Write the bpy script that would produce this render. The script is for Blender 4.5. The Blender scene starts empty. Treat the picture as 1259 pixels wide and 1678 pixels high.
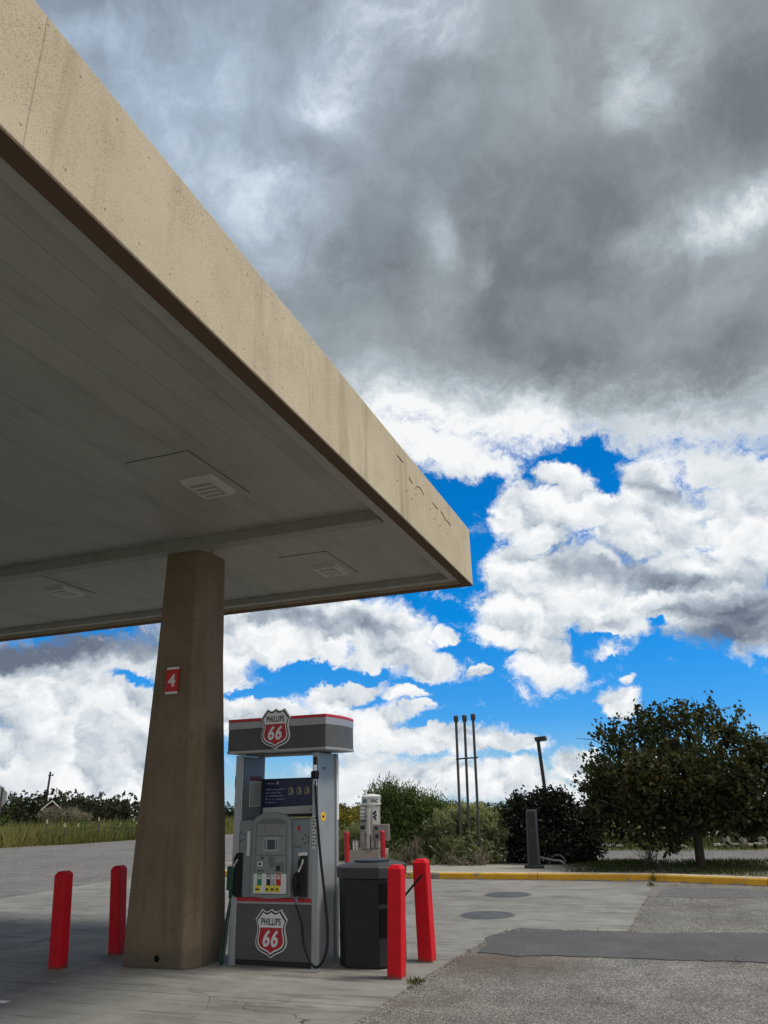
import bpy, bmesh, math, random
import numpy as np
from mathutils import Vector, Matrix, Euler
R = math.radians
rnd = random.Random(7)
scene = bpy.context.scene
COL = scene.collection

# ------------------------------------------------------------------ camera
IW, IH, FPX, EYE = 1259.0, 1678.0, 1222.0, 1.6
YAW, PITCH, ROLL = R(19.9), R(20.8), R(1.6)
_fw = Vector((-math.sin(YAW) * math.cos(PITCH), math.cos(YAW) * math.cos(PITCH), math.sin(PITCH)))
_r0 = Vector((math.cos(YAW), math.sin(YAW), 0)); _u0 = _r0.cross(_fw)
_rt = math.cos(ROLL) * _r0 - math.sin(ROLL) * _u0
_up = math.cos(ROLL) * _u0 + math.sin(ROLL) * _r0
cam_d = bpy.data.cameras.new('camera'); cam = bpy.data.objects.new('camera', cam_d); COL.objects.link(cam)
cam_d.sensor_fit = 'VERTICAL'; cam_d.sensor_height = 36.0; cam_d.lens = 36.0 * FPX / IH
cam_d.clip_start = 0.05; cam_d.clip_end = 4000
cam.matrix_world = Matrix(((_rt.x, _up.x, -_fw.x, 0), (_rt.y, _up.y, -_fw.y, 0), (_rt.z, _up.z, -_fw.z, EYE), (0, 0, 0, 1)))
scene.camera = cam
scene.view_settings.view_transform = 'Standard'; scene.view_settings.look = 'None'
scene.view_settings.exposure = 0.0; scene.view_settings.gamma = 1.0

def ray(px, py):
    px, py = float(px), float(py)
    return _fw + (px - IW / 2) / FPX * _rt - (py - IH / 2) / FPX * _up
def G(px, py, z=0.0):                      # where a sight line meets the level z
    d = ray(px, py); t = (z - EYE) / d.z
    return Vector((0, 0, EYE)) + d * t
def atY(px, py, Y):
    d = ray(px, py); return Vector((0, 0, EYE)) + d * (Y / d.y)

# ------------------------------------------------------------------ node helpers
class T:
    """small wrapper round a node tree so that expressions stay readable"""
    def __init__(s, tree):
        s.t = tree; s.nodes = tree.nodes; s.links = tree.links
    def put(s, sock, v):
        if v is None: return
        if isinstance(v, bpy.types.NodeSocket): s.links.new(v, sock)
        else:
            if isinstance(v, (tuple, list)) and sock.type == 'RGBA' and len(v) == 3: v = (*v, 1.0)
            sock.default_value = v
    def n(s, typ, ins=None, **props):
        nd = s.nodes.new('ShaderNode' + typ)
        for k, v in props.items(): setattr(nd, k, v)
        for k, v in (ins or {}).items(): s.put(nd.inputs[k], v)
        return nd
    def m(s, op, a, b=None, c=None, clamp=False):
        nd = s.nodes.new('ShaderNodeMath'); nd.operation = op; nd.use_clamp = clamp
        for i, v in enumerate((a, b, c)): s.put(nd.inputs[i], v)
        return nd.outputs[0]
    def add(s, a, b): return s.m('ADD', a, b)
    def sub(s, a, b): return s.m('SUBTRACT', a, b)
    def mul(s, a, b): return s.m('MULTIPLY', a, b)
    def mx(s, a, b): return s.m('MAXIMUM', a, b)
    def mn(s, a, b): return s.m('MINIMUM', a, b)
    def v(s, op, a, b=None, scale=None):
        nd = s.nodes.new('ShaderNodeVectorMath'); nd.operation = op
        s.put(nd.inputs[0], a); s.put(nd.inputs[1], b)
        if scale is not None: s.put(nd.inputs['Scale'], scale)
        return nd.outputs['Value'] if op in ('DOT_PRODUCT', 'LENGTH', 'DISTANCE') else nd.outputs[0]
    def ss(s, x, a, b, lo=0.0, hi=1.0, mode='SMOOTHSTEP'):
        nd = s.n('MapRange', {0: x, 1: a, 2: b, 3: lo, 4: hi}, interpolation_type=mode)
        return nd.outputs[0]
    def lin(s, x, a, b, lo=0.0, hi=1.0): return s.ss(x, a, b, lo, hi, 'LINEAR')
    def noise(s, vec, scale, detail=4, rough=0.5, dist=0.0, col=False, lac=2.0):
        nd = s.n('TexNoise', {'Vector': vec, 'Scale': scale, 'Detail': detail, 'Roughness': rough, 'Distortion': dist, 'Lacunarity': lac})
        return nd.outputs['Color' if col else 0]
    def voro(s, vec, scale, feature='F1', out='Distance', rnd=1.0, **props):
        ins = {'Vector': vec, 'Scale': scale, 'Randomness': rnd}
        nd = s.n('TexVoronoi', ins, feature=feature, **props)
        return nd.outputs[out]
    def mix(s, f, a, b, blend='MIX'):
        nd = s.n('Mix', data_type='RGBA', blend_type=blend, clamp_factor=True)
        s.put(nd.inputs[0], f); s.put(nd.inputs[6], a); s.put(nd.inputs[7], b)
        return nd.outputs[2]
    def ramp(s, f, stops, mode='LINEAR'):
        nd = s.n('ValToRGB', {0: f}); cr = nd.color_ramp; cr.interpolation = mode
        while len(cr.elements) < len(stops): cr.elements.new(0.5)
        for e, (p, c) in zip(cr.elements, stops):
            e.position = p; e.color = (*c, 1.0) if len(c) == 3 else c
        return nd.outputs[0]
    def mapping(s, vec, loc=(0, 0, 0), rot=(0, 0, 0), scale=(1, 1, 1), typ='POINT'):
        return s.n('Mapping', {0: vec, 1: loc, 2: rot, 3: scale}, vector_type=typ).outputs[0]

def srgb(r, g, b):
    f = lambda c: (c / 255 / 12.92) if c / 255 <= 0.04045 else ((c / 255 + 0.055) / 1.055) ** 2.4
    return (f(r), f(g), f(b))
# ------------------------------------------------------------------ sky: Nishita base with procedural clouds, all by direction
SUN_EL, SUN_AZ = 58.0, 78.0                # azimuth from +Y (straight along the canopy edge) towards +X
SKY_STRENGTH = 0.1
world = bpy.data.worlds.new('World'); scene.world = world; world.use_nodes = True
world.cycles.sampling_method = 'MANUAL'; world.cycles.sample_map_resolution = 512
def build_sky():
    t = T(world.node_tree); t.nodes.clear()
    out = t.n('OutputWorld')
    K = 1.0 / SKY_STRENGTH
    sky = t.n('TexSky', sky_type='NISHITA', sun_disc=False, sun_elevation=R(SUN_EL), sun_rotation=R(SUN_AZ), altitude=1900.0, air_density=1.0, dust_density=0.6, ozone_density=2.0)
    d = t.n('TexCoord').outputs['Generated']
    sx = t.n('SeparateXYZ', {0: d})
    t.links.new(t.n('CombineXYZ', {0: sx.outputs[0], 1: sx.outputs[1], 2: t.mx(sx.outputs[2], 0.015)}).outputs[0], sky.inputs[0])   # the hilltop looks a little below the horizon
    def background(c): return t.n('Background', {0: c, 1: SKY_STRENGTH}).outputs[0]
    # the photograph's strong blue: deeper overhead, paler near the horizon
    z = t.n('SeparateXYZ', {0: d}).outputs[2]
    grade = t.ramp(t.lin(z, 0.0, 0.55), [(0.0, (0.62, 0.84, 1.15)), (0.16, (0.20, 0.74, 1.30)), (0.4, (0.02, 0.86, 1.5)), (1.0, (0.0, 0.9, 1.6))])
    # warped direction, so that every cloud outline is ragged
    w1 = t.v('SUBTRACT', t.noise(d, 5.0, 2, 0.55, col=True), (0.5, 0.5, 0.5))
    w2 = t.v('SUBTRACT', t.noise(d, 22.0, 4, 0.66, col=True), (0.5, 0.5, 0.5))
    dw = t.v('ADD', d, t.v('ADD', t.v('SCALE', w1, scale=0.10), t.v('SCALE', w2, scale=0.065)))
    dl = t.v('ADD', d, t.v('ADD', t.v('SCALE', w1, scale=0.05), t.v('SCALE', w2, scale=0.05)))
    ds = t.v('ADD', d, t.v('ADD', t.v('SCALE', w1, scale=0.12), t.v('SCALE', w2, scale=0.035)))
    chain = [None, 0]                      # evaluated one after another: the shader stack holds only a few values at a time
    def blob(px, py, rx, ry, rot, vec):
        c = ray(px, py).normalized(); cr, sr = math.cos(R(rot)), math.sin(R(rot))
        a = ray(px + rx * cr, py + rx * sr).normalized() - c
        b = ray(px - ry * sr, py + ry * cr).normalized() - c
        ua = (a - c * a.dot(c)).normalized(); ub = c.cross(ua).normalized()
        chain[1] += 1
        if chain[0] is not None and chain[1] % 3 == 0:
            nd = t.nodes.new('ShaderNodeVectorMath'); nd.operation = 'MULTIPLY_ADD'
            t.put(nd.inputs[0], chain[0]); nd.inputs[1].default_value = (1e-9, 1e-9, 1e-9); t.put(nd.inputs[2], vec); vec = nd.outputs[0]
        x = t.v('DOT_PRODUCT', vec, tuple(ua / a.length)); y = t.v('DOT_PRODUCT', vec, tuple(ub / b.length))
        k = t.m('SUBTRACT', 1.0, t.m('MULTIPLY_ADD', x, x, t.mul(y, y)), clamp=True)
        return t.mul(k, k)
    def union(items, vec):
        acc = None
        for it in items:
            bl = blob(*it[:4], it[4] if len(it) > 4 else 0.0, vec)
            if len(it) > 5: bl = t.mul(bl, it[5])
            acc = bl if acc is None else t.m('SMOOTH_MAX', acc, bl, 0.12)
            chain[0] = acc
        return acc
    def total(items, vec, start=0.0):
        acc = start
        for it in items:
            acc = t.m('MULTIPLY_ADD', blob(*it[:4], it[4], vec), it[5], acc)
            chain[0] = acc
        return acc
    def heap(vec, scale, det):             # heaped, cauliflower relief: rounded tops with creases between
        r = t.n('TexNoise', {'Vector': vec, 'Scale': scale, 'Detail': det, 'Roughness': 0.5, 'Lacunarity': 2.2, 'Offset': 1.0, 'Gain': 1.0}, noise_type='RIDGED_MULTIFRACTAL').outputs[0]
        return t.sub(1.0, t.mul(r, 0.5))
    SHIFT = Vector((0.35, 0.25, 0.9)).normalized()
    flat = t.v('MULTIPLY', dl, (1.0, 1.0, 1.6))
    fine = t.noise(flat, 32.0, 8, 0.71)
    # ---------------- the grey deck overhead: its outline first
    nrm = ray(600, 757).cross(ray(1259, 772)).normalized()
    if nrm.z < 0: nrm = -nrm
    bank = t.v('DOT_PRODUCT', dw, tuple(nrm))
    deck_den = total([(925, 772, 110, 48, 4, -1.0), (1015, 752, 100, 30, 10, -.6), (760, 752, 120, 40, 10, .6), (1190, 790, 190, 70, 10, .5), (640, 752, 90, 60, 0, .35), (725, 776, 40, 26, 0, .3)], dw,
                     t.add(t.mul(bank, 9.0), t.mul(t.sub(fine, 0.5), 1.1)))
    deck_a = t.ss(deck_den, 0.0, 0.5)
    # ---------------- everything below the deck
    pa, pb = heap(flat, 12.0, 4), heap(t.v('ADD', flat, tuple(SHIFT * 0.020)), 12.0, 4)
    mid = t.noise(flat, 8.0, 3, 0.55)
    relief = t.m('SUBTRACT', pa, pb)       # lit from above and the right
    edge = t.add(t.add(t.mul(t.sub(fine, 0.5), 1.7), t.mul(t.sub(mid, 0.5), 1.1)), t.mul(t.sub(pa, 0.5), 0.55))
    low_cov = union([
        (455, 1030, 310, 110), (630, 1050, 140, 90), (110, 1140, 380, 150), (300, 1100, 190, 90), (150, 1260, 330, 130),
        (560, 1130, 130, 40, -8), (400, 1165, 190, 66), (708, 1092, 72, 40, 8), (737, 1046, 34, 26), (668, 1136, 50, 20), (690, 1158, 40, 14, 0, .9),
        (785, 1106, 34, 20, 0, .8), (570, 1185, 260, 60), (700, 1210, 220, 50, 5), (830, 1224, 120, 30, 4), (650, 1275, 270, 80), (810, 1285, 190, 60),
        (955, 1258, 74, 46), (900, 1306, 170, 36), (1026, 1148, 72, 38, 6), (1100, 1250, 100, 30, 0, .5), (1200, 1300, 170, 40, 0, .8), (1030, 1110, 30, 16, 0, .75)], dl)
    low_den = total([(235, 1118, 70, 18, 0, -.62), (505, 1098, 110, 20, 0, -.75), (600, 1105, 60, 14, 0, -.6), (660, 1248, 90, 20, -8, -.45), (690, 1182, 80, 16, 0, -.5), (410, 1130, 70, 12, 0, -.55), (570, 1058, 34, 16, 0, -.35)], dl,
                    t.add(t.sub(low_cov, 0.24), t.mul(edge, 0.46)))
    low_a = t.ss(low_den, -0.06, 0.36)
    lit = t.add(t.add(t.add(0.79, t.mul(relief, 0.62)), t.mul(t.sub(mid, 0.5), 0.55)), t.mul(t.sub(fine, 0.5), 0.42))
    low_sh = total([(540, 1022, 170, 40, 5, -.40), (100, 1062, 340, 56, -7, -1.0), (420, 1010, 150, 40, 0, -.25), (500, 1210, 200, 26, 0, -.12), (640, 1062, 120, 40, 20, -.16), (160, 1215, 300, 80, 0, -.08), (780, 1112, 40, 20, 0, -.3)], dl, lit)
    shade = [(0.0, srgb(104, 115, 134)), (0.22, srgb(134, 145, 159)), (0.45, srgb(170, 181, 193)), (0.66, srgb(208, 216, 223)), (0.86, srgb(236, 240, 243)), (1.0, srgb(250, 251, 252))]
    # the big heap on the right
    big_cov = union([(850, 830, 90, 84), (845, 930, 90, 90), (960, 825, 130, 84), (880, 850, 130, 105), (1060, 850, 200, 130), (1230, 850, 190, 140), (930, 950, 190, 120), (1130, 960, 240, 130), (860, 1020, 140, 90), (900, 1085, 110, 70, 12), (905, 775, 74, 34, 8),
                     (1240, 1010, 210, 95), (1030, 1010, 130, 60), (1060, 790, 80, 70), (1000, 1050, 80, 30), (1200, 770, 160, 60)], dl)
    big_den = total([(990, 1044, 70, 24, 8, -.70), (1086, 1024, 34, 12, 0, -.55), (1000, 790, 46, 24, 20, -.35), (760, 850, 50, 90, 0, -.6), (1080, 1096, 150, 30, 0, -.5)], dl,
                    t.add(t.sub(big_cov, 0.24), t.mul(edge, 0.48)))
    big_a = t.ss(big_den, -0.04, 0.36)
    big_sh = total([(1060, 945, 200, 46, 8, -.58), (1220, 1015, 240, 76, -4, -.74), (985, 1016, 90, 18, 0, -.32), (1190, 1055, 170, 32, 0, -.3), (1080, 805, 56, 50, 30, -.30), (940, 905, 120, 60, 20, -.16), (860, 960, 90, 40, 0, -.12), (1230, 940, 90, 40, -10, -.35), (900, 1040, 90, 40, 20, -.12)], dl, t.add(lit, 0.05))
    blue = t.mix(1.0, sky.outputs[0], grade, 'MULTIPLY')
    low_bg = background(t.mix(low_a, blue, t.v('SCALE', t.ramp(low_sh, shade), scale=K)))
    big_bg = background(t.v('SCALE', t.ramp(big_sh, shade), scale=K))
    below = t.n('MixShader', {0: big_a, 1: low_bg, 2: big_bg}).outputs[0]
    # ---------------- the deck's own light and dark
    soft = t.noise(ds, 2.6, 5, 0.52)
    soft2 = t.noise(t.v('ADD', ds, tuple(SHIFT * 0.07)), 2.6, 3, 0.52)
    wisp = t.noise(ds, 6.5, 8, 0.64)
    base = t.add(0.40, t.add(t.mul(t.sub(soft, soft2), 0.40), t.add(t.mul(t.sub(soft, 0.5), 0.42), t.mul(t.sub(wisp, 0.5), 0.60))))
    dark = total([(890, 420, 270, 360, 8, -.20), (1240, 170, 170, 170, 0, -.15), (880, 610, 300, 90, 0, -.05), (1230, 590, 220, 110, 0, -.13), (1130, 650, 170, 60, 0, -.05), (720, 300, 130, 110, 0, -.04)], ds, base)
    lightp = total([
        (1245, 345, 200, 70, -22, .34), (1110, 395, 190, 66, -14, .20), (1060, 110, 90, 150, 10, .19), (575, 130, 110, 130, -30, .17), (545, 175, 80, 34, 20, .10), (640, 30, 210, 100, 10, .22), (455, 310, 150, 100, 20, .15), (715, 400, 50, 80, -35, .16), (785, 450, 34, 80, 8, .13),
        (150, 40, 110, 60, 0, .12), (300, 160, 300, 220, 0, .10), (480, 420, 160, 60, 20, .10), (760, 725, 200, 66, 8, .55), (870, 700, 150, 64, 0, .30), (930, 735, 90, 40, 0, .1), (1110, 762, 130, 40, 0, .18), (655, 725, 90, 60, 0, .26), (700, 640, 220, 60, 0, .06)], ds)
    deck_sh = t.m('MULTIPLY_ADD', lightp, t.lin(wisp, 0.32, 0.64, 0.15, 1.7), dark)
    deck_sh = t.add(deck_sh, t.ss(deck_den, 1.3, 0.1, 0.0, 0.42))   # the thin rim lets the light through
    deck_c = t.ramp(deck_sh, [(0.0, srgb(98, 104, 110)), (0.22, srgb(119, 126, 132)), (0.40, srgb(148, 157, 163)), (0.58, srgb(176, 187, 195)), (0.8, srgb(220, 227, 231)), (1.0, srgb(246, 248, 249))])
    deck_c = t.mix(blob(150, 60, 800, 620, 20, ds), deck_c, t.v('MULTIPLY', deck_c, (0.90, 0.99, 1.13)))
    deck = background(t.v('SCALE', deck_c, scale=K))
    front = t.n('MixShader', {0: deck_a, 1: below, 2: deck}).outputs[0]
    # unseen sky behind and right of the photographer, brightened to light the scene
    back = t.v('DOT_PRODUCT', d, tuple(Vector((0.50, -0.80, 0.30)).normalized()))
    thin = background(t.v('SCALE', t.ramp(t.noise(d, 3.0, 4, 0.55), [(0.3, (0.34, 0.36, 0.39)), (0.7, (0.85, 0.86, 0.88))]), scale=K))
    t.links.new(t.n('MixShader', {0: t.ss(back, 0.05, 0.5), 1: front, 2: thin}).outputs[0], out.inputs[0])
build_sky()
sun_d = bpy.data.lights.new('sun', 'SUN'); sun = bpy.data.objects.new('sun', sun_d); COL.objects.link(sun)
sun_d.energy = 2.8; sun_d.angle = R(14); sun_d.color = (1.0, 0.94, 0.86)
_sd = Vector((math.sin(R(SUN_AZ)) * math.cos(R(SUN_EL)), math.cos(R(SUN_AZ)) * math.cos(R(SUN_EL)), math.sin(R(SUN_EL))))
sun.rotation_euler = _sd.to_track_quat('Z', 'Y').to_euler(); sun.location = (8, 4, 14)
# ------------------------------------------------------------------ mesh helpers
class MB:
    def __init__(s): s.v, s.f, s.m = [], [], []
    def add(s, vs, fs, mi=0):
        o = len(s.v); s.v += [tuple(p) for p in vs]; s.f += [tuple(i + o for i in f) for f in fs]; s.m += [mi] * len(fs); return s
    def box(s, x0, y0, z0, x1, y1, z1, mi=0):
        p = [(x0, y0, z0), (x1, y0, z0), (x1, y1, z0), (x0, y1, z0), (x0, y0, z1), (x1, y0, z1), (x1, y1, z1), (x0, y1, z1)]
        return s.add(p, [(3, 2, 1, 0), (4, 5, 6, 7), (0, 1, 5, 4), (1, 2, 6, 5), (2, 3, 7, 6), (3, 0, 4, 7)], mi)
    def loft(s, rings, mi=0, caps=True):
        n = len(rings[0]); vs = [p for r in rings for p in r]; fs = []
        for k in range(len(rings) - 1):
            for i in range(n):
                j = (i + 1) % n; fs.append((k * n + i, k * n + j, (k + 1) * n + j, (k + 1) * n + i))
        if caps: fs += [tuple(range(n))[::-1], tuple((len(rings) - 1) * n + i for i in range(n))]
        return s.add(vs, fs, mi)
    def slab(s, poly, z0, z1, mi=0):       # outline in x, y (counter-clockwise)
        return s.loft([[(x, y, z0) for x, y in poly], [(x, y, z1) for x, y in poly]], mi)
    def front(s, poly, y, th, mi=0):       # outline in x, z, facing -Y
        return s.loft([[(x, y + th, z) for x, z in poly], [(x, y, z) for x, z in poly]], mi)
    def side(s, poly, x, th, mi=0):        # outline in y, z, facing +X
        return s.loft([[(x - th, y, z) for y, z in poly], [(x, y, z) for y, z in poly]], mi)
    def tube(s, pts, r, n=8, mi=0):
        pts = [Vector(p) for p in pts]; rings = []; rr = r if isinstance(r, (list, tuple)) else [r] * len(pts)
        ref = None
        for i, p in enumerate(pts):
            d = (pts[min(i + 1, len(pts) - 1)] - pts[max(i - 1, 0)]).normalized()
            if ref is None: ref = d.cross(Vector((0, 0, 1)) if abs(d.z) < 0.9 else Vector((1, 0, 0))).normalized()
            a = (ref - d * ref.dot(d)).normalized(); b = d.cross(a); ref = a
            rings.append([tuple(p + (a * math.cos(2 * math.pi * k / n) + b * math.sin(2 * math.pi * k / n)) * rr[i]) for k in range(n)])
        return s.loft(rings, mi)
    def lathe(s, prof, n=20, c=(0, 0, 0), mi=0):
        return s.loft([[(c[0] + r * math.cos(2 * math.pi * k / n), c[1] + r * math.sin(2 * math.pi * k / n), c[2] + z) for k in range(n)] for r, z in prof], mi)
    def build(s, name, mats, parent=None, smooth=False, bevel=0.0, seg=2):
        me = bpy.data.meshes.new(name); me.from_pydata(s.v, [], s.f)
        for m_ in (mats if isinstance(mats, (list, tuple)) else [mats]): me.materials.append(m_)
        me.polygons.foreach_set('material_index', s.m)
        me.validate(); bm = bmesh.new(); bm.from_mesh(me); bmesh.ops.recalc_face_normals(bm, faces=bm.faces); bm.to_mesh(me); bm.free()
        if smooth:
            me.polygons.foreach_set('use_smooth', [True] * len(me.polygons))
            try: me.set_sharp_from_angle(angle=R(38))
            except Exception: pass
        o = bpy.data.objects.new(name, me); COL.objects.link(o)
        if parent: o.parent = parent
        if bevel:
            b = o.modifiers.new('bevel', 'BEVEL'); b.width = bevel; b.segments = seg; b.limit_method = 'ANGLE'; b.angle_limit = R(40)
        return o

def curve(pts, n=8):                       # Catmull-Rom through points
    P = [Vector(p) for p in pts]; out = []
    for i in range(len(P) - 1):
        a, b, c, d = P[max(i - 1, 0)], P[i], P[i + 1], P[min(i + 2, len(P) - 1)]
        for k in range(n):
            t = k / n
            out.append(0.5 * ((2 * b) + (c - a) * t + (2 * a - 5 * b + 4 * c - d) * t * t + (3 * b - a - 3 * c + d) * t ** 3))
    return out + [P[-1]]

def tag(o, label=None, cat=None, group=None, kind=None):
    if label: o['label'] = label
    if cat: o['category'] = cat
    if group: o['group'] = group
    if kind: o['kind'] = kind
    return o
def thing(name, loc, label, cat, group=None):
    o = bpy.data.objects.new(name, None); COL.objects.link(o); o.location = loc; o.empty_display_size = 0.2
    return tag(o, label, cat, group)

def words(body, size, bold=0.0, shear=0.0, sx=1.0, space=1.0, ext=0.0012):
    """lettering as (verts, faces) in x, z, centred, facing -Y"""
    cu = bpy.data.curves.new('lettering', 'FONT'); cu.body = body; cu.size = size; cu.align_x = 'CENTER'; cu.align_y = 'CENTER'
    cu.offset = bold; cu.shear = shear; cu.space_character = space; cu.extrude = ext; cu.resolution_u = 5
    o = bpy.data.objects.new('lettering', cu); COL.objects.link(o)
    dg = bpy.context.evaluated_depsgraph_get(); me = bpy.data.meshes.new_from_object(o.evaluated_get(dg))
    vs = [Vector((v.co.x * sx, -v.co.z, v.co.y)) for v in me.vertices]; fs = [tuple(p.vertices) for p in me.polygons]
    bpy.data.objects.remove(o); bpy.data.curves.remove(cu); bpy.data.meshes.remove(me)
    if vs:
        cx = (max(v.x for v in vs) + min(v.x for v in vs)) / 2; cz = (max(v.z for v in vs) + min(v.z for v in vs)) / 2
        vs = [v - Vector((cx, 0, cz)) for v in vs]
    return vs, fs
def letter(mb, body, size, at, mi=0, basis=None, **kw):
    vs, fs = words(body, size, **kw)
    if basis: vs = [basis @ v for v in vs]
    mb.add([v + Vector(at) for v in vs], fs, mi)

# ------------------------------------------------------------------ materials
MATS = {}
def mat(name, col, rough=0.6, metal=0.0, var=0.12, scale=6.0, bump=0.0, bscale=60.0, spec=None, dirt=0.0, fn=None):
    if name in MATS: return MATS[name]
    m = bpy.data.materials.new(name); m.use_nodes = True; t = T(m.node_tree)
    b = t.nodes['Principled BSDF']
    P = t.n('TexCoord').outputs['Object']
    c = None
    if fn: c = fn(t, b, P)
    if c is None:
        n1 = t.noise(P, scale, 5, 0.6); n2 = t.noise(P, scale * 9, 3, 0.6)
        k = t.add(1.0, t.add(t.mul(t.sub(n1, 0.5), var * 2), t.mul(t.sub(n2, 0.5), var)))
        c = t.v('SCALE', tuple(col), scale=k)
        if dirt:
            c = t.mix(t.mul(t.ss(t.noise(P, scale * 0.7, 6, 0.7), 0.52, 0.72), dirt), c, tuple(x * 0.35 for x in col))
    t.put(b.inputs['Base Color'], c)
    b.inputs['Roughness'].default_value = rough; b.inputs['Metallic'].default_value = metal
    if spec is not None: b.inputs['Specular IOR Level'].default_value = spec
    if bump:
        bp = t.n('Bump', {'Strength': bump, 'Distance': 0.01, 'Height': t.noise(P, bscale, 4, 0.6)}); t.links.new(bp.outputs[0], b.inputs['Normal'])
    MATS[name] = m; return m
def line(t, x, pos, w):                    # 1 inside a thin line |x - pos| < w
    return t.m('LESS_THAN', t.m('ABSOLUTE', t.sub(x, pos)), w)
# ------------------------------------------------------------------ the ground
def f_concrete(t, b, P):
    s = t.n('SeparateXYZ', {0: P}); x, y = s.outputs[0], s.outputs[1]
    big = t.noise(P, 0.35, 5, 0.6); mid = t.noise(P, 2.2, 6, 0.65); fine = t.noise(P, 60, 3, 0.7)
    streak = t.noise(t.mapping(P, scale=(0.45, 2.6, 1)), 1.5, 6, 0.62, 0.4)
    col = t.ramp(t.add(t.mul(big, 0.5), t.mul(mid, 0.5)), [(0.30, (0.15, 0.147, 0.132)), (0.5, (0.245, 0.242, 0.222)), (0.68, (0.34, 0.336, 0.312))])
    col = t.mix(t.mul(t.ss(streak, 0.50, 0.70), 0.62), col, (0.095, 0.088, 0.078))
    thin = t.noise(t.mapping(P, scale=(0.55, 7.0, 1), rot=(0, 0, 0.05)), 1.7, 6, 0.66, 0.3)
    col = t.mix(t.mul(t.ss(thin, 0.56, 0.66), 0.55), col, (0.060, 0.055, 0.05))
    # old oil drips where cars stand
    oil = t.ss(t.noise(t.mapping(P, loc=(3, 1, 0)), 0.9, 4, 0.7), 0.60, 0.72)
    col = t.mix(t.mul(oil, 0.5), col, (0.055, 0.05, 0.045))
    pale = t.ss(t.noise(t.mapping(P, scale=(0.5, 1.5, 1), loc=(9, 4, 0)), 1.3, 5, 0.7), 0.60, 0.70)
    col = t.mix(t.mul(pale, 0.35), col, (0.5, 0.49, 0.46))
    col = t.mix(t.lin(fine, 0.3, 0.7, 0.0, 0.35), col, t.v('SCALE', col, scale=0.62))
    wob = t.add(y, t.mul(t.sub(t.noise(P, 3, 3), 0.5), 0.03)); wobx = t.add(x, t.mul(t.sub(t.noise(P, 3, 3), 0.5), 0.03))
    j = None
    for pos in (6.55, 9.55, 12.95): q = line(t, wob, pos, 0.008); j = q if j is None else t.mx(j, q)
    for pos in (-9.1, -6.05): j = t.mx(j, line(t, wobx, pos, 0.008))
    # hairline cracks
    cr = t.voro(t.v('ADD', P, t.v('SCALE', t.noise(P, 1.4, 4, col=True), scale=0.9)), 0.36, 'DISTANCE_TO_EDGE')
    j = t.mx(t.mul(j, 0.75), t.mul(t.m('LESS_THAN', cr, 0.0018), t.ss(t.noise(P, 0.5, 2), 0.42, 0.6)))
    col = t.mix(j, col, (0.05, 0.045, 0.04))
    bp = t.n('Bump', {'Strength': 0.35, 'Distance': 0.006, 'Height': t.sub(t.add(t.mul(fine, 0.5), mid), t.mul(j, 2.0))}); t.links.new(bp.outputs[0], b.inputs['Normal'])
    return col
def f_asphalt(dark, light, brown=0.0, sc=1.0, grit=1.0):
    def fn(t, b, P):
        big = t.noise(P, 0.45, 5, 0.6); mid = t.noise(P, 2.6, 5, 0.65)
        stone = t.voro(P, 108 * sc, 'F1', 'Color'); sv = t.n('SeparateXYZ', {0: stone}).outputs[0]
        dist = t.voro(P, 108 * sc, 'F1', 'Distance')
        k = t.add(t.mul(big, 0.45), t.mul(mid, 0.45))
        col = t.mix(t.ss(k, 0.33, 0.60), dark, light)
        chips = t.ramp(sv, [(0.0, (0.35, 0.34, 0.33)), (0.45, (0.85, 0.83, 0.80)), (0.8, (1.35, 1.32, 1.25)), (1.0, (2.6, 2.5, 2.4))])
        col = t.mix(grit, col, t.mix(1.0, col, chips, 'MULTIPLY'))
        col = t.mix(t.mul(t.ss(dist, 0.55, 0.85), grit), col, t.v('SCALE', col, scale=0.45))
        cr = t.voro(t.v('ADD', P, t.v('SCALE', t.noise(P, 1.8, 4, col=True), scale=0.8)), 0.55, 'DISTANCE_TO_EDGE')
        col = t.mix(t.mul(t.mul(t.m('LESS_THAN', cr, 0.006), t.ss(t.noise(P, 0.7, 2), 0.44, 0.58)), 0.7), col, (0.028, 0.027, 0.026))
        oil = t.ss(t.noise(t.mapping(P, loc=(7, 2, 0)), 2.1, 4, 0.7), 0.62, 0.72)
        col = t.mix(t.mul(oil, 0.45), col, (0.045, 0.042, 0.04))
        if brown:                          # rusty brown stain where water runs off the slab corner
            q = t.v('MULTIPLY', t.v('SUBTRACT', t.v('ADD', P, t.v('SCALE', t.noise(P, 1.6, 5, 0.65, col=True), scale=0.9)), (-1.35, 8.85, 0.45)), (0.85, 1.1, 0.0))
            col = t.mix(t.mul(t.ss(t.v('LENGTH', q), 0.95, 0.2), 0.6), col, (0.085, 0.060, 0.043))
        if brown: col = t.mix(t.mul(t.ss(t.noise(t.mapping(P, loc=(2.6, 1.2, 0)), 0.8, 4, 0.6), 0.5, 0.68), brown), col, (0.10, 0.075, 0.055))
        bp = t.n('Bump', {'Strength': 0.6 * grit, 'Distance': 0.006, 'Height': sv}); t.links.new(bp.outputs[0], b.inputs['Normal'])
        return col
    return fn
def f_field(t, b, P):
    n1 = t.noise(P, 0.12, 5, 0.6); n2 = t.noise(P, 1.6, 5, 0.7)
    return t.mix(0.45, t.ramp(n1, [(0.3, (0.07, 0.08, 0.03)), (0.55, (0.15, 0.14, 0.06)), (0.7, (0.24, 0.20, 0.11))]), t.ramp(n2, [(0.3, (0.05, 0.06, 0.025)), (0.7, (0.26, 0.22, 0.13))]))
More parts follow.
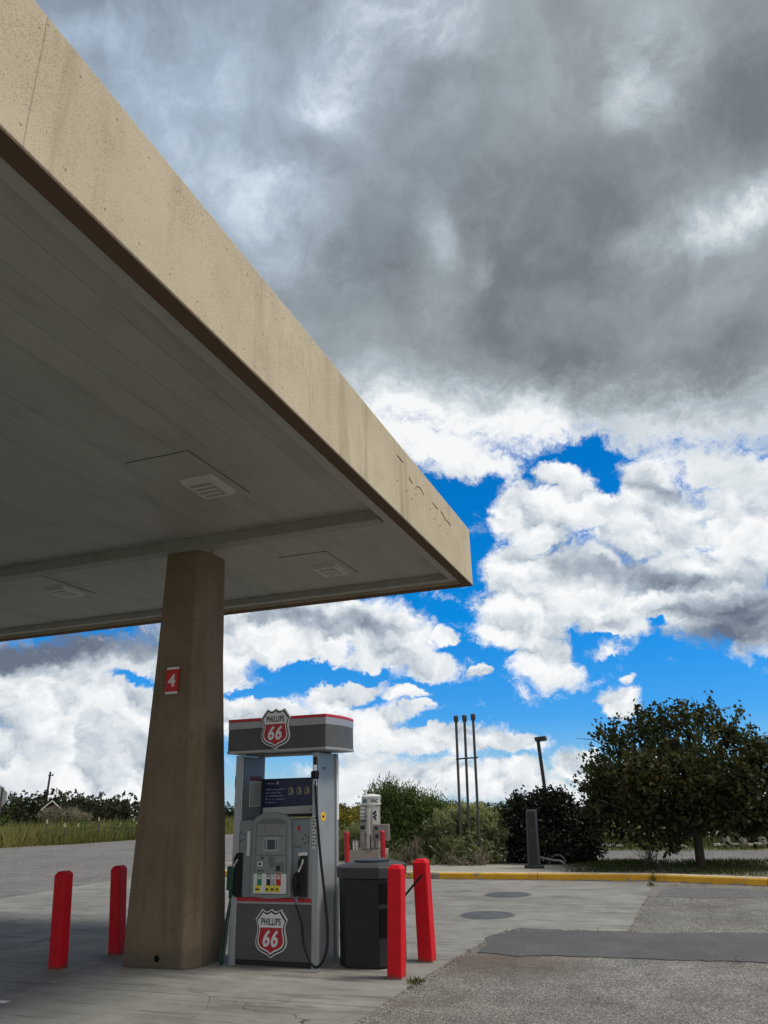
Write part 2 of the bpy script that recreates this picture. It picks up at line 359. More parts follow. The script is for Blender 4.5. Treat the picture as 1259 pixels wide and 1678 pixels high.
def f_gravel(t, b, P):
    c = t.voro(P, 26, 'F1', 'Color'); s = t.n('SeparateXYZ', {0: c}).outputs[0]
    n = t.noise(P, 1.1, 5, 0.6)
    col = t.mix(t.ss(n, 0.4, 0.62), (0.17, 0.15, 0.12), (0.30, 0.285, 0.255))
    col = t.mix(1.0, col, t.ramp(s, [(0, (0.55, 0.53, 0.5)), (1, (1.35, 1.32, 1.28))]), 'MULTIPLY')
    bp = t.n('Bump', {'Strength': 0.6, 'Distance': 0.01, 'Height': s}); t.links.new(bp.outputs[0], b.inputs['Normal'])
    return col
def f_kerb(t, b, P):
    s = t.n('SeparateXYZ', {0: P}); x, z = s.outputs[0], s.outputs[2]
    w = t.noise(P, 5, 6, 0.7); w2 = t.noise(t.mapping(P, scale=(1, 1, 4)), 11, 5, 0.7)
    yel = t.ramp(t.noise(P, 2.2, 4, 0.6), [(0.3, (0.56, 0.27, 0.010)), (0.7, (0.74, 0.40, 0.018))])
    bare = t.ramp(w2, [(0.3, (0.12, 0.11, 0.10)), (0.7, (0.33, 0.32, 0.29))])
    edge = t.ss(z, 0.105, 0.123); low = t.ss(z, 0.03, 0.008)
    worn = t.ss(t.add(t.add(w, t.mul(edge, 0.10)), t.mul(low, 0.16)), 0.60, 0.66)
    col = t.mix(worn, yel, bare)
    col = t.mix(t.mul(t.m('LESS_THAN', t.m('ABSOLUTE', t.add(x, 5.0)), 0.2), 0.9), col, (0.22, 0.22, 0.21))
    col = t.mix(t.ss(z, 0.112, 0.124), col, t.mix(t.ss(w, 0.42, 0.62), (0.60, 0.53, 0.40), (0.50, 0.40, 0.20)))
    return col
M_conc = mat('concrete', None, 0.85, fn=f_concrete)
M_asph = mat('asphalt', None, 0.9, fn=f_asphalt((0.145, 0.142, 0.135), (0.240, 0.235, 0.224), 0.65))
M_road = mat('old_asphalt', None, 0.9, fn=f_asphalt((0.130, 0.128, 0.125), (0.195, 0.191, 0.184), 0.0, 0.8))
M_patch = mat('patched_asphalt', None, 0.85, fn=f_asphalt((0.078, 0.079, 0.082), (0.112, 0.113, 0.115), 0.0, 1.5, 0.45))
M_field = mat('field_soil', None, 0.95, fn=f_field)
M_gravel = mat('gravel', None, 0.95, fn=f_gravel)
M_kerb = mat('yellow_kerb_paint', None, 0.6, fn=f_kerb)
M_white = mat('white_paint', (0.74, 0.73, 0.70), 0.6, var=0.15)

def land(x, y):
    r = math.hypot(x, y)
    return -0.03 - 0.026 * min(max(r - 36, 0), 90) - 0.02 * max(r - 126, 0)   # a hilltop: the land keeps falling
def make_ground():
    rs = [0, 6, 12, 18, 24, 30, 36, 42, 50, 60, 72, 86, 100, 126, 180, 300, 600, 1500, 3000]; n = 72
    vs = [(0, 0, -0.03)] + [(r * math.cos(2 * math.pi * k / n), r * math.sin(2 * math.pi * k / n), land(r, 0)) for r in rs[1:] for k in range(n)]
    fs = [(0, 1 + k, 1 + (k + 1) % n) for k in range(n)]
    for i in range(len(rs) - 2):
        for k in range(n):
            a = 1 + i * n; fs.append((a + k, a + n + k, a + n + (k + 1) % n, a + (k + 1) % n))
    tag(MB().add(vs, fs).build('ground', M_field, smooth=True), kind='structure')
make_ground()
LOT = [(-40, -12), (38, -12), (38, 23.6), (8, 23.4), (-1, 23.3), (-9.5, 24.0), (-14, 37), (-20.4, 37), (-23.6, 30.9), (-24.4, 28.0), (-26.3, 25.6), (-31, 16)]
tag(MB().slab(LOT, -0.06, 0.0).build('asphalt_lot', M_asph), kind='structure')
# the far parts of the lot are older, paler asphalt
ROADL = [(-39.9, -11.9), (-12.2, -11.9), (-12.2, 15.6), (-12.2, 21), (-14.1, 36.9), (-20.4, 36.9), (-23.55, 30.9), (-24.3, 28.0), (-26.2, 25.6), (-30.9, 16)]
tag(MB().slab(ROADL, -0.05, 0.004).build('side_road', M_road), kind='structure')
tag(MB().slab([(-9.4, 19.15), (37.9, 19.0), (37.9, 23.5), (8, 23.3), (-1, 23.2), (-9.4, 23.9)], -0.05, 0.004).build('back_road', M_road), kind='structure')
PAD = [(-12, -11.8), (-2.60, -11.8), (-2.57, 2), (-2.56, 6.1), (-2.54, 6.9), (-2.50, 7.77), (-2.43, 8.8), (-2.37, 9.66), (-2.28, 10.30), (-1.6, 10.41), (-0.84, 10.48), (-0.80, 12.0), (-0.75, 13.8), (-0.70, 15.86), (-11.2, 15.86), (-12, 15.2)]
tag(MB().slab(PAD, -0.05, 0.006).build('concrete_pad', M_conc), kind='structure')
def ragged(poly, amp=0.03, step=0.10):
    r2 = random.Random(5); out = []
    for i, p in enumerate(poly):
        q = poly[(i + 1) % len(poly)]; n = max(1, int(math.hypot(q[0] - p[0], q[1] - p[1]) / step)); n = min(n, 30)
        for k in range(n): out.append((p[0] + (q[0] - p[0]) * k / n + r2.gauss(0, amp * .5), p[1] + (q[1] - p[1]) * k / n + r2.gauss(0, amp * .5)))
    return out
def px_poly(pts, z=0.0): return [tuple(G(x, y, z)[:2]) for x, y in pts]
PATCH = px_poly([(783, 1562), (792, 1553), (801, 1547), (797, 1538), (806, 1533), (822, 1530), (836, 1524), (852, 1522), (884, 1523), (930, 1525), (965, 1525), (986, 1529), (1030, 1528), (1060, 1530), (1120, 1529), (1259, 1530), (1420, 1528), (1420, 1590), (1259, 1579), (1180, 1575), (1110, 1575), (1040, 1571), (960, 1569), (900, 1566), (850, 1567), (815, 1563)])
tag(MB().slab(ragged(PATCH[::-1]), -0.04, 0.008).build('asphalt_patch', M_patch), kind='structure')
M_patch2 = mat('faded_asphalt_patch', None, 0.85, fn=f_asphalt((0.105, 0.107, 0.114), (0.15, 0.152, 0.160), 0.0, 1.2, 0.75))
tag(MB().slab(ragged(px_poly([(1074, 1470), (1085, 1459), (1110, 1455), (1180, 1456), (1259, 1459), (1330, 1461), (1330, 1476), (1259, 1470), (1200, 1472), (1140, 1471)])[::-1], 0.05), -0.04, 0.004).build('asphalt_patch', M_patch2), kind='structure')
tag(MB().add([(-7.0, 5.86, 0.010), (-5.74, 5.88, 0.010), (-5.74, 5.96, 0.010), (-7.0, 5.94, 0.010)], [(0, 1, 2, 3)]).build('painted_line', M_white), kind='structure')

# kerb and planting island behind it
KL = [(-11.3, 16.0), (-0.72, 15.87), (1.13, 15.32), (3.2, 14.6), (9.0, 12.4)]
def off(line_, d):
    out = []
    for i, p in enumerate(line_):
        a = Vector(line_[max(i - 1, 0)]); b = Vector(line_[min(i + 1, len(line_) - 1)]); t_ = (b - a).normalized(); out.append((p[0] - t_.y * d, p[1] + t_.x * d))
    return out
def make_kerb():
    mb = MB()
    for i in range(len(KL) - 1):
        a, b = Vector(KL[i]), Vector(KL[i + 1]); n = max(1, round((b - a).length / 2.1))
        for k in range(n):
            p, q = a.lerp(b, k / n), a.lerp(b, (k + 1) / n); d = (q - p).normalized(); p, q = p + d * 0.004, q - d * 0.004; nn = Vector((-d.y, d.x))
            jig = rnd.uniform(-0.006, 0.006)
            prof = [(0.0, -0.03), (0.012, 0.10), (0.035, 0.127), (0.15, 0.130), (0.15, -0.03)]
            mb.loft([[(*(e + nn * (u + jig)), w + jig * 0.5) for u, w in prof] for e in (p, q)])
    tag(mb.build('kerb', M_kerb, bevel=0.006), kind='structure')
make_kerb()
inner = off(KL, 0.153)
tag(MB().slab(inner + [(9, 18.9), (-11.3, 19.0)], -0.05, 0.105).build('planting_bed', M_gravel), kind='structure')
M_walk = mat('walk_concrete', (0.30, 0.285, 0.255), 0.9, var=0.22, scale=3.0, bump=0.3)
WK = px_poly([(650, 1431), (933, 1432), (936, 1424), (915, 1419), (800, 1418), (735, 1420), (650, 1420)], 0.115)
tag(MB().slab([(x, max(y, 16.13)) for x, y in WK], 0.0, 0.118).build('walkway', M_walk), kind='structure')

# steel lids over the tank fill points
def f_lid(t, b, P):
    chk = t.voro(P, 40, 'F1', 'Distance', 0.2)
    n = t.noise(P, 6, 5, 0.6)
    bp = t.n('Bump', {'Strength': 0.5, 'Distance': 0.004, 'Height': chk}); t.links.new(bp.outputs[0], b.inputs['Normal'])
    return t.ramp(n, [(0.3, (0.05, 0.055, 0.06)), (0.7, (0.10, 0.105, 0.11))])
M_lid = mat('lid_steel', None, 0.62, 0.0, fn=f_lid)
M_ring = mat('lid_ring', (0.16, 0.155, 0.15), 0.7)
for px, py, lab in ((798, 1500, 'round dark steel lid in the concrete, nearer the fuel pump'), (832, 1466.5, 'round dark steel lid in the concrete, nearer the yellow kerb')):
    p = G(px, py, 0.006)
    r = thing('manhole_cover', p, lab, 'manhole cover', 'steel lids set in the concrete')
    MB().lathe([(0.36, 0.0), (0.36, 0.006), (0.34, 0.009)], 40).build('lid', M_lid, r, smooth=True)
    MB().lathe([(0.363, 0.0), (0.363, 0.004), (0.40, 0.004), (0.41, 0.0)], 40).build('rim', M_ring, r)

# grit and small stones gathered along the edge of the slab
def grit():
    r2 = np.random.RandomState(3); mb = MB(); E = PAD[1:13]
    for _ in range(420):
        i = r2.randint(1, len(E) - 1); f = r2.rand(); x = E[i][0] + (E[i + 1][0] - E[i][0]) * f + abs(r2.normal()) * .05 - .01; y = E[i][1] + (E[i + 1][1] - E[i][1]) * f + r2.normal() * .04; s = .004 + .011 * r2.rand() ** 2
        z = .0
        mb.loft([[(x + s * math.cos(a) * k, y + s * math.sin(a) * k * 1.2, z + s * h) for a in (0.3, 1.7, 2.9, 4.2, 5.4)] for k, h in ((1, 0), (.9, .6), (.4, 1.0))])
    tag(mb.build('edge_grit', M_gravel), kind='stuff')
grit()
# ------------------------------------------------------------------ canopy
FX, LIP, SOF, TOPZ, YB, YN, XL = -2.47, 4.50, 4.66, 5.40, 10.65, -3.0, -15.0
def f_fascia(t, b, P):
    s = t.n('SeparateXYZ', {0: P}); y, z = s.outputs[1], s.outputs[2]
    n1 = t.noise(P, 1.0, 5, 0.6); run = t.noise(t.mapping(P, scale=(1, 1, 0.10)), 3.2, 5, 0.65)
    grit = t.noise(P, 120, 3, 0.75); pit = t.voro(P, 30, 'F1', 'Distance')
    patch = t.ss(t.noise(P, 2.3, 4, 0.6), 0.40, 0.66)
    col = t.ramp(n1, [(0.3, (0.515, 0.435, 0.302)), (0.7, (0.61, 0.522, 0.374))])
    col = t.mix(t.mul(t.ss(run, 0.50, 0.75), 0.60), col, (0.27, 0.205, 0.13))
    col = t.mix(t.mul(t.ss(t.add(grit, t.mul(patch, 0.07)), 0.57, 0.66), 0.62), col, (0.24, 0.18, 0.115))
    col = t.mix(t.mul(t.ss(t.noise(P, 24, 2, 0.5), 0.70, 0.76), 0.5), col, (0.10, 0.075, 0.05))
    # panel seams, a row of fixing pins near each edge, and the ghosts of letters taken down
    seam = None
    for pos in (1.95, 5.05, 7.25, 9.95): q = line(t, t.add(y, t.mul(t.noise(P, 4, 2), 0.01)), pos, 0.004); seam = q if seam is None else t.mx(seam, q)
    col = t.mix(t.mul(seam, 0.42), col, (0.11, 0.08, 0.055))
    u = t.sub(t.m('FRACT', t.mul(y, 3.4)), 0.5)
    for zz in (4.62, 5.27):
        dd = t.m('SQRT', t.add(t.m('POWER', t.mul(u, 0.294), 2), t.m('POWER', t.sub(z, zz), 2)))
        col = t.mix(t.mul(t.m('LESS_THAN', dd, 0.008), 0.6), col, (0.06, 0.045, 0.035))
    bp = t.n('Bump', {'Strength': 0.55, 'Distance': 0.006, 'Height': t.add(grit, t.mul(pit, 0.3))}); t.links.new(bp.outputs[0], b.inputs['Normal'])
    return col
def f_soffit(t, b, P):
    s = t.n('SeparateXYZ', {0: P}); x, y = s.outputs[0], s.outputs[1]
    u = t.mul(x, 1 / 0.305); cell = t.m('FLOOR', u); fr = t.m('FRACT', u)
    tone = t.n('TexWhiteNoise', {'W': cell}, noise_dimensions='1D').outputs[0]
    k = t.add(0.97, t.mul(tone, 0.06))
    n = t.noise(t.mapping(P, scale=(2.2, 0.5, 1)), 1.4, 6, 0.65)
    base = t.mix(t.ss(n, 0.45, 0.72), (0.385, 0.38, 0.345), (0.31, 0.305, 0.27))
    col = t.v('SCALE', base, scale=k)
    groove = t.m('LESS_THAN', fr, 0.022)
    butt = line(t, t.m('FRACT', t.add(t.mul(y, 1 / 3.6), t.mul(tone, 1.0))), 0.5, 0.0008)
    butt = t.mul(butt, t.m('GREATER_THAN', tone, 0.7))
    col = t.mix(t.mul(t.mx(groove, butt), 0.5), col, (0.08, 0.08, 0.075))
    bp = t.n('Bump', {'Strength': 0.4, 'Distance': 0.004, 'Height': t.sub(1.0, groove)}); t.links.new(bp.outputs[0], b.inputs['Normal'])
    return col
def f_column(t, b, P):
    n1 = t.noise(P, 1.3, 5, 0.6); grit = t.noise(P, 70, 3, 0.75); run = t.noise(t.mapping(P, scale=(1, 1, 0.12)), 5, 5, 0.65)
    col = t.ramp(n1, [(0.3, (0.175, 0.130, 0.083)), (0.7, (0.25, 0.19, 0.125))])
    col = t.mix(t.mul(t.ss(run, 0.48, 0.70), 0.45), col, (0.11, 0.075, 0.048))
    col = t.mix(t.mul(t.ss(t.noise(P, 7, 4, 0.6), 0.66, 0.72), 0.55), col, (0.07, 0.05, 0.035))
    col = t.mix(t.mul(t.ss(grit, 0.56, 0.66), 0.6), col, (0.07, 0.05, 0.03))
    z = t.n('SeparateXYZ', {0: P}).outputs[2]
    col = t.mix(t.mul(t.ss(t.add(z, t.mul(t.noise(P, 5, 3), -0.25)), 0.12, -0.06), 0.6), col, (0.10, 0.085, 0.07))
    bp = t.n('Bump', {'Strength': 0.6, 'Distance': 0.006, 'Height': t.add(grit, t.mul(t.noise(P, 18, 3), 0.6))}); t.links.new(bp.outputs[0], b.inputs['Normal'])
    return col
M_fascia = mat('tan_stucco', None, 0.9, fn=f_fascia)
M_lip = mat('brown_stucco_edge', (0.115, 0.072, 0.042), 0.9, var=0.2, bump=0.3)
M_soffit = mat('soffit_boards', None, 0.55, fn=f_soffit)
M_beam = mat('painted_beam', (0.30, 0.295, 0.265), 0.6, var=0.10, dirt=0.3)
M_trim = mat('soffit_trim', (0.40, 0.39, 0.355), 0.5, var=0.08, dirt=0.25)
M_panel = mat('soffit_panel', (0.37, 0.365, 0.33), 0.5, var=0.08, dirt=0.2)
M_column = mat('brown_stucco', None, 0.9, fn=f_column)
M_dark = mat('black_gap', (0.010, 0.010, 0.010), 0.9, spec=0.05)
M_lens = mat('lamp_lens', (0.34, 0.34, 0.32), 0.25, var=0.05)
M_fix = mat('lamp_housing', (0.55, 0.54, 0.50), 0.45, var=0.05)
can = thing('gas_station_canopy', (-8.0, 4.0, 0), 'tan stucco canopy with brown underside edge held by a flared brown column', 'canopy')
def loc(mb): mb.v = [(x + 8.0, y - 4.0, z) for x, y, z in mb.v]; return mb
def cbuild(mb, *a, **k): 
    o = mb.build(*a, **k); o.location = (8.0, -4.0, 0); o.parent = can; return o
W_ = 0.12
fa = MB().box(FX - W_, YN, LIP + 0.012, FX, YB, TOPZ).box(XL, YB - W_, LIP + 0.012, FX - W_, YB, TOPZ).box(XL, YN, LIP + 0.012, XL + W_, YB - W_, TOPZ).box(XL + W_, YN, LIP + 0.012, FX - W_, YN + W_, TOPZ)
cbuild(fa, 'fascia', M_fascia, bevel=0.008)
lp = MB().box(FX - W_ - 0.012, YN - 0.004, LIP, FX - 0.003, YB + 0.004, LIP + 0.012).box(XL, YB - W_ - 0.012, LIP, FX - W_ - 0.012, YB + 0.004, LIP + 0.012)
cbuild(lp, 'underside_edge', M_lip)
cbuild(MB().box(XL + W_, YN + W_, SOF, FX - W_, YB - W_, SOF + 0.05), 'soffit', M_soffit)
cbuild(MB().box(XL + W_, YN + W_, TOPZ - 0.16, FX - W_, YB - W_, TOPZ - 0.10), 'roof_deck', M_beam)
tr = MB().box(FX - W_ - 0.17, YN + W_, SOF - 0.10, FX - W_ - 0.012, YB - W_ - 0.17, SOF).box(XL + W_, YB - W_ - 0.17, SOF - 0.10, FX - W_ - 0.012, YB - W_ - 0.012, SOF)
cbuild(tr, 'gutter_trim', M_trim, bevel=0.006)
cbuild(MB().box(XL + W_, 7.44, LIP + 0.03, FX - W_ - 0.18, 7.62, SOF), 'beam', M_beam, bevel=0.006)
cbuild(MB().box(-5.66, 7.425, LIP + 0.004, -5.10, 7.72, SOF), 'column_cap', M_beam, bevel=0.006)

def ring(x0, x1, y0, y1, ch, z, n=3):
    out = []
    for cx_, cy_, a0 in ((x1 - ch, y1 - ch, 0), (x0 + ch, y1 - ch, 90), (x0 + ch, y0 + ch, 180), (x1 - ch, y0 + ch, 270)):
        for k in range(n + 1):
            a = R(a0 + 90 * k / n); out.append((cx_ + ch * math.cos(a), cy_ + ch * math.sin(a), z))
    return out
prof = [(0.0, 0), (0.10, .015), (0.35, .05), (0.8, .12), (1.4, .24), (2.2, .45), (3.2, .72), (4.515, 1.0)]
rings = []
for z, k in prof:
    e = 1 - (1 - k) ** 1.25 if k < 1 else 1
    x0, x1, y0, y1 = -5.735 + 0.075 * e + 0.02 * k, -4.862 - 0.235 * e, 7.395 + 0.085 * e, 8.13 - 0.05 * e
    ch, sm = 0.12 - 0.02 * k, 0.025        # a broad chamfer on the right-hand corners, small arrises on the left
    rings.append([(x0 + sm, y0, z), (x1 - ch, y0, z), (x1, y0 + ch * 1.3, z), (x1, y1 - ch, z), (x1 - ch, y1, z), (x0 + sm, y1, z), (x0, y1 - sm, z), (x0, y0 + sm, z)])
cbuild(MB().loft(rings), 'column', M_column, bevel=0.02, seg=3)
ho = G(257, 1571, 0); hp = atY(257, 1571, 7.397)
hole = MB(); hole.loft([[(hp.x + 0.032 * math.cos(a), 7.398 + 0.004, hp.z + 0.032 * math.sin(a)) for a in np.linspace(0, 2 * math.pi, 14, endpoint=False)], [(hp.x + 0.032 * math.cos(a), 7.394, hp.z + 0.032 * math.sin(a)) for a in np.linspace(0, 2 * math.pi, 14, endpoint=False)]])
cbuild(hole, 'drain_hole', M_dark)

# letter ghosts: scratches and fixing holes left near the far end of the fascia
M_scar = mat('dark_scar', (0.15, 0.11, 0.075), 0.9)
def atX(px, py, X):
    d = ray(px, py); return Vector((0, 0, EYE)) + d * (X / d.x)
for seg in ([(651, 746), (656, 752), (661, 758)], [(670, 782), (674, 789), (676, 792)], [(681, 800), (683, 797), (688, 799), (692, 806), (694, 811)], [(709, 824), (714, 830), (718, 834)], [(722, 838), (726, 843), (730, 851), (735, 856), (739, 861)]):
    pts = [atX(x, y, FX + 0.001) for x, y in seg]; cbuild(MB().tube(curve(pts, 4), 0.006, 5), 'scratch', M_scar)
for x, y in ((651, 788), (666, 804), (682, 810), (675, 818), (705, 834), (712, 850), (721, 861), (734, 875)):
    p = atX(x, y, FX + 0.001); cbuild(MB().tube([p - Vector((.004, 0, 0)), p + Vector((.003, 0, 0))], 0.011, 8), 'fixing_hole', M_scar)

for (x, y), lab in (((-4.13, 6.08), None), ((-8.38, 8.72), None), ((-4.24, 9.40), None)):
    lt = MB()
    lt.loft([[(x - .20, y - .25, SOF), (x + .20, y - .25, SOF), (x + .20, y + .25, SOF), (x - .20, y + .25, SOF)][::-1], [(x - .17, y - .22, SOF - .055), (x + .17, y - .22, SOF - .055), (x + .17, y + .22, SOF - .055), (x - .17, y + .22, SOF - .055)][::-1]])
    L_ = cbuild(lt, 'ceiling_light', M_fix, bevel=0.006)
    ln = MB().box(x - .12, y - .16, SOF - .062, x + .12, y + .16, SOF - .0555)
    o = ln.build('lens', M_lens, L_, bevel=0.004)
    o.parent = L_
    ap = cbuild(MB().box(x - .42, y - .78, SOF - .008, x + .28, y + .34, SOF - .003), 'access_panel', M_panel)
    MB().box(x - .425, y - .785, SOF - .003, x + .285, y + .345, SOF).build('panel_gap', M_dark, ap)
    for k in range(3): MB().box(x - .11, y - .12 + k * .09, SOF - .067, x + .11, y - .08 + k * .09, SOF - .0625).build('louvre', M_fix, L_)

# pump number plate on the column
M_red = mat('sign_red', (0.62, 0.018, 0.028), 0.45, var=0.06)
M_signw = mat('sign_white', (0.78, 0.77, 0.74), 0.5, var=0.05)
sp = atY(281.5, 1115, 7.42)
pl = thing('pump_number_sign', (sp.x, 7.425, sp.z), 'small red sign with a white 4 on the brown column', 'sign')
MB().box(-.082, 0, -.155, .082, .012, .155).build('sign_plate', M_signw, pl, bevel=0.002)
MB().box(-.0835, -.003, -.128, .0835, 0.0125, .128).build('red_field', M_red, pl)
q = MB(); letter(q, '4', 0.19, (0, -0.0045, 0), bold=0.006); q.build('number', M_signw, pl)
pl.rotation_euler = (R(-1.0), 0, R(0))
# ------------------------------------------------------------------ fuel dispenser
PX, PY = -4.15, 7.74
pump = thing('fuel_dispenser', (PX, PY, 0), 'grey and silver fuel pump with shield badges, blue screen panel and red-striped header', 'fuel pump')
def pl_(px, py, y=0.0):
    p = atY(px, py, PY + y); return (p.x - PX, p.z)
M_silver = mat('silver_paint', (0.36, 0.39, 0.41), 0.38, 0.35, var=0.08, scale=3, dirt=0.25)
M_bluegrey = mat('bluegrey_panel', (0.20, 0.235, 0.25), 0.42, 0.15, var=0.08, scale=4, dirt=0.25)
M_grey = mat('grey_plastic', (0.21, 0.235, 0.245), 0.45, var=0.08, scale=5, dirt=0.2)
M_greyd = mat('dark_grey_plastic', (0.13, 0.145, 0.152), 0.5, var=0.1, scale=5, dirt=0.2)
M_black = mat('black_rubber', (0.010, 0.010, 0.011), 0.5, var=0.15, spec=0.25)
M_blackp = mat('black_plinth', (0.018, 0.018, 0.02), 0.7, var=0.2)
def f_ribbed(t, b, P):
    z = t.n('SeparateXYZ', {0: P}).outputs[2]
    w = t.m('ABSOLUTE', t.sub(t.m('FRACT', t.mul(z, 80.0)), 0.5))
    bp = t.n('Bump', {'Strength': 0.8, 'Distance': 0.004, 'Height': w}); t.links.new(bp.outputs[0], b.inputs['Normal'])
    n = t.noise(P, 4, 5, 0.65)
    return t.mix(t.mul(t.ss(w, 0.30, 0.12), 0.5), t.ramp(n, [(0.3, (0.095, 0.093, 0.093)), (0.7, (0.130, 0.128, 0.127))]), (0.04, 0.04, 0.04))
M_rib = mat('ribbed_dark_panel', None, 0.5, 0.1, fn=f_ribbed)
M_redp = mat('red_stripe', (0.45, 0.012, 0.02), 0.4, var=0.08)
M_ltgrey = mat('light_grey_stripe', (0.34, 0.345, 0.35), 0.4, 0.2, var=0.06)
M_navy = mat('navy_panel', (0.012, 0.020, 0.095), 0.35, var=0.1)
M_lcd = mat('screen_glass', (0.035, 0.05, 0.085), 0.12, var=0.05)
M_lcdg = mat('display_glass', (0.19, 0.20, 0.20), 0.2, var=0.1)
M_pale = mat('pale_label', (0.66, 0.67, 0.66), 0.5, var=0.08)
M_yel = mat('yellow_button', (0.72, 0.60, 0.03), 0.45, var=0.06)
M_orange = mat('amber_sticker', (0.75, 0.45, 0.02), 0.45, var=0.06)
M_green = mat('green_label', (0.01, 0.20, 0.075), 0.45, var=0.1)
M_greend = mat('green_nozzle', (0.005, 0.055, 0.038), 0.45, var=0.15)
M_greenh = mat('green_hose', (0.006, 0.042, 0.029), 0.4, var=0.15)
M_chrome = mat('chrome', (0.62, 0.62, 0.62), 0.22, 0.9, var=0.05)
M_ink = mat('black_ink', (0.014, 0.014, 0.015), 0.5, var=0.05)
M_badge_red = mat('badge_red', (0.42, 0.012, 0.022), 0.38, var=0.06)
M_badge_white = mat('badge_white', (0.70, 0.71, 0.71), 0.38, var=0.04)
D = 0.52
MB().box(-.44, 0.02, 0, .445, D - .02, .058).build('plinth', M_blackp, pump)
MB().box(-.435, 0.0, .058, .443, 0.03, .572).box(-.435, D - .03, .058, .443, D, .572).box(-.435, .03, .058, .443, D - .03, .56).build('lower_panel', M_rib, pump, bevel=0.003)
st = MB().box(-.437, -.004, .574, .443, .03, .594).build('trim_strip', M_ltgrey, pump)
MB().box(-.437, -.006, .596, .443, .03, .628).build('red_strip', M_redp, pump)
# side pillars, with channel recesses on their outer faces
def pillar(x0, x1):
    m_ = MB().box(x0, -.012, 0.0, x1, .045, 2.06).box(x0 + .012, .045, 0.004, x1 - .012, D - .14, 2.055).box(x0 + .024, D - .14, .004, x1 - .022, D - .055, 2.055).box(x0, D - .055, 0, x1, D + .004, 2.06)
    return m_.build('pillar', M_silver, pump, bevel=0.004)
pr = pillar(.447, .518); plf = pillar(-.505, -.43)
MB().box(.5065, D - .052, 1.36, .5225, D + .001, 2.0).build('pillar_strip', M_pale, pr)
MB().box(-.431, .0, 1.37, -.4275, .02, 2.05).build('pillar_strip', M_pale, plf)
MB().box(-.4295, .05, 1.40, -.426, D - .02, 2.05).build('inner_panel', M_bluegrey, plf)
# cabinet between the pillars, to the top of the keypad deck
cab = MB().box(-.43, 0.0, .63, .447, D, 1.385).build('cabinet', M_grey, pump, bevel=0.006)
MB().box(-.405, -.004, .66, -.26, 0.0, 1.37).build('side_plate', M_bluegrey, cab)
MB().box(.235, -.004, .66, .425, 0.0, 1.37).build('side_plate', M_bluegrey, cab)
MB().box(.425, -.014, .63, .446, .03, 1.39).build('edge_strip', M_silver, cab)

# screen sign across the opening
sg = MB().box(-.43, D - .07, 1.40, .452, D - .03, 1.815).build('screen_sign', M_ink, pump)
NY = D - .072
bp_ = lambda x, y: pl_(x, y, NY)
MB().front([(-.405, 1.505), (.43, 1.525), (.43, 1.80), (-.405, 1.80)], NY, .004).build('poster', M_navy, sg)
MB().front([(-.405, 1.43), (.43, 1.435), (.43, 1.522), (-.405, 1.502)], NY, .004).build('bottom_band', M_pale, sg)
def squiggle(mb, x0, x1, z, h, y):         # a line of lettering too small to be read
    x = x0
    while x < x1:
        w = rnd.uniform(.010, .020); hh = h * rnd.choice((.6, .75, 1.0))
        mb.front([(x, z), (x + w, z), (x + w, z + hh), (x, z + hh)], y, .001); x += w + (.007 if rnd.random() < .8 else .020)
tx = MB()
for (a, b, z) in ((-.37, -.14, 1.690), (-.37, -.18, 1.655), (-.37, -.14, 1.620), (-.37, -.14, 1.585), (-.37, -.24, 1.550)): squiggle(tx, a, b, z, .017, NY - .002)
squiggle(tx, -.36, -.26, 1.755, .016, NY - .002); tx.front([(-.235, 1.75), (-.20, 1.75), (-.20, 1.782), (-.235, 1.782)], NY - .002, .001)
o = tx.build('small_print', mat('poster_print', (0.36, 0.38, 0.46), 0.5), sg); tag(o, kind='stuff')
PM = [mat('picture_tan', (0.30, 0.28, 0.21), 0.5), mat('picture_brown', (0.14, 0.12, 0.07), 0.5), mat('picture_cream', (0.45, 0.44, 0.40), 0.5)]
for cx_ in (-.045, .060, .160):
    a = np.linspace(0, math.pi, 9); pk = MB()
    pk.front([(cx_ - .036, 1.635), (cx_ + .036, 1.635)] + [(cx_ + .036 * math.cos(q), 1.685 + .036 * math.sin(q)) for q in a], NY - .002, .001, 0)
    pk.front([(cx_ - .016 + .016 * math.cos(q), 1.672 + .024 * math.sin(q)) for q in np.linspace(0, 2 * math.pi, 10, endpoint=False)], NY - .003, .001, 1)
    pk.front([(cx_ + .014 + .012 * math.cos(q), 1.668 + .020 * math.sin(q)) for q in np.linspace(0, 2 * math.pi, 10, endpoint=False)], NY - .003, .001, 2)
    pk.build('poster_picture', PM, sg)
tx = MB(); squiggle(tx, .20, .31, 1.465, .018, NY - .002); tx.front([(.345, 1.458), (.385, 1.458), (.385, 1.498), (.345, 1.498)], NY - .002, .001)
o = tx.build('band_print', M_ink, sg); tag(o, kind='stuff')

# notice on the inside of the left pillar
nb = MB().box(-.4255, .17, 1.52, -.4235, .43, 1.79).build('notice', M_pale, plf)
MB().box(-.4257, .165, 1.795, -.423, .435, 1.845).build('notice_heading', mat('notice_red', (0.16, 0.008, 0.012), 0.5), nb)
tx = MB()
for k in range(13):
    z = 1.775 - k * .019; y = .182
    while y < .41:
        w = rnd.uniform(.02, .06); w = min(w, .42 - y); tx.box(-.4235, y, z - .008, -.4230, y + w, z); y += w + .012
o = tx.build('notice_print', M_ink, nb); tag(o, kind='stuff')
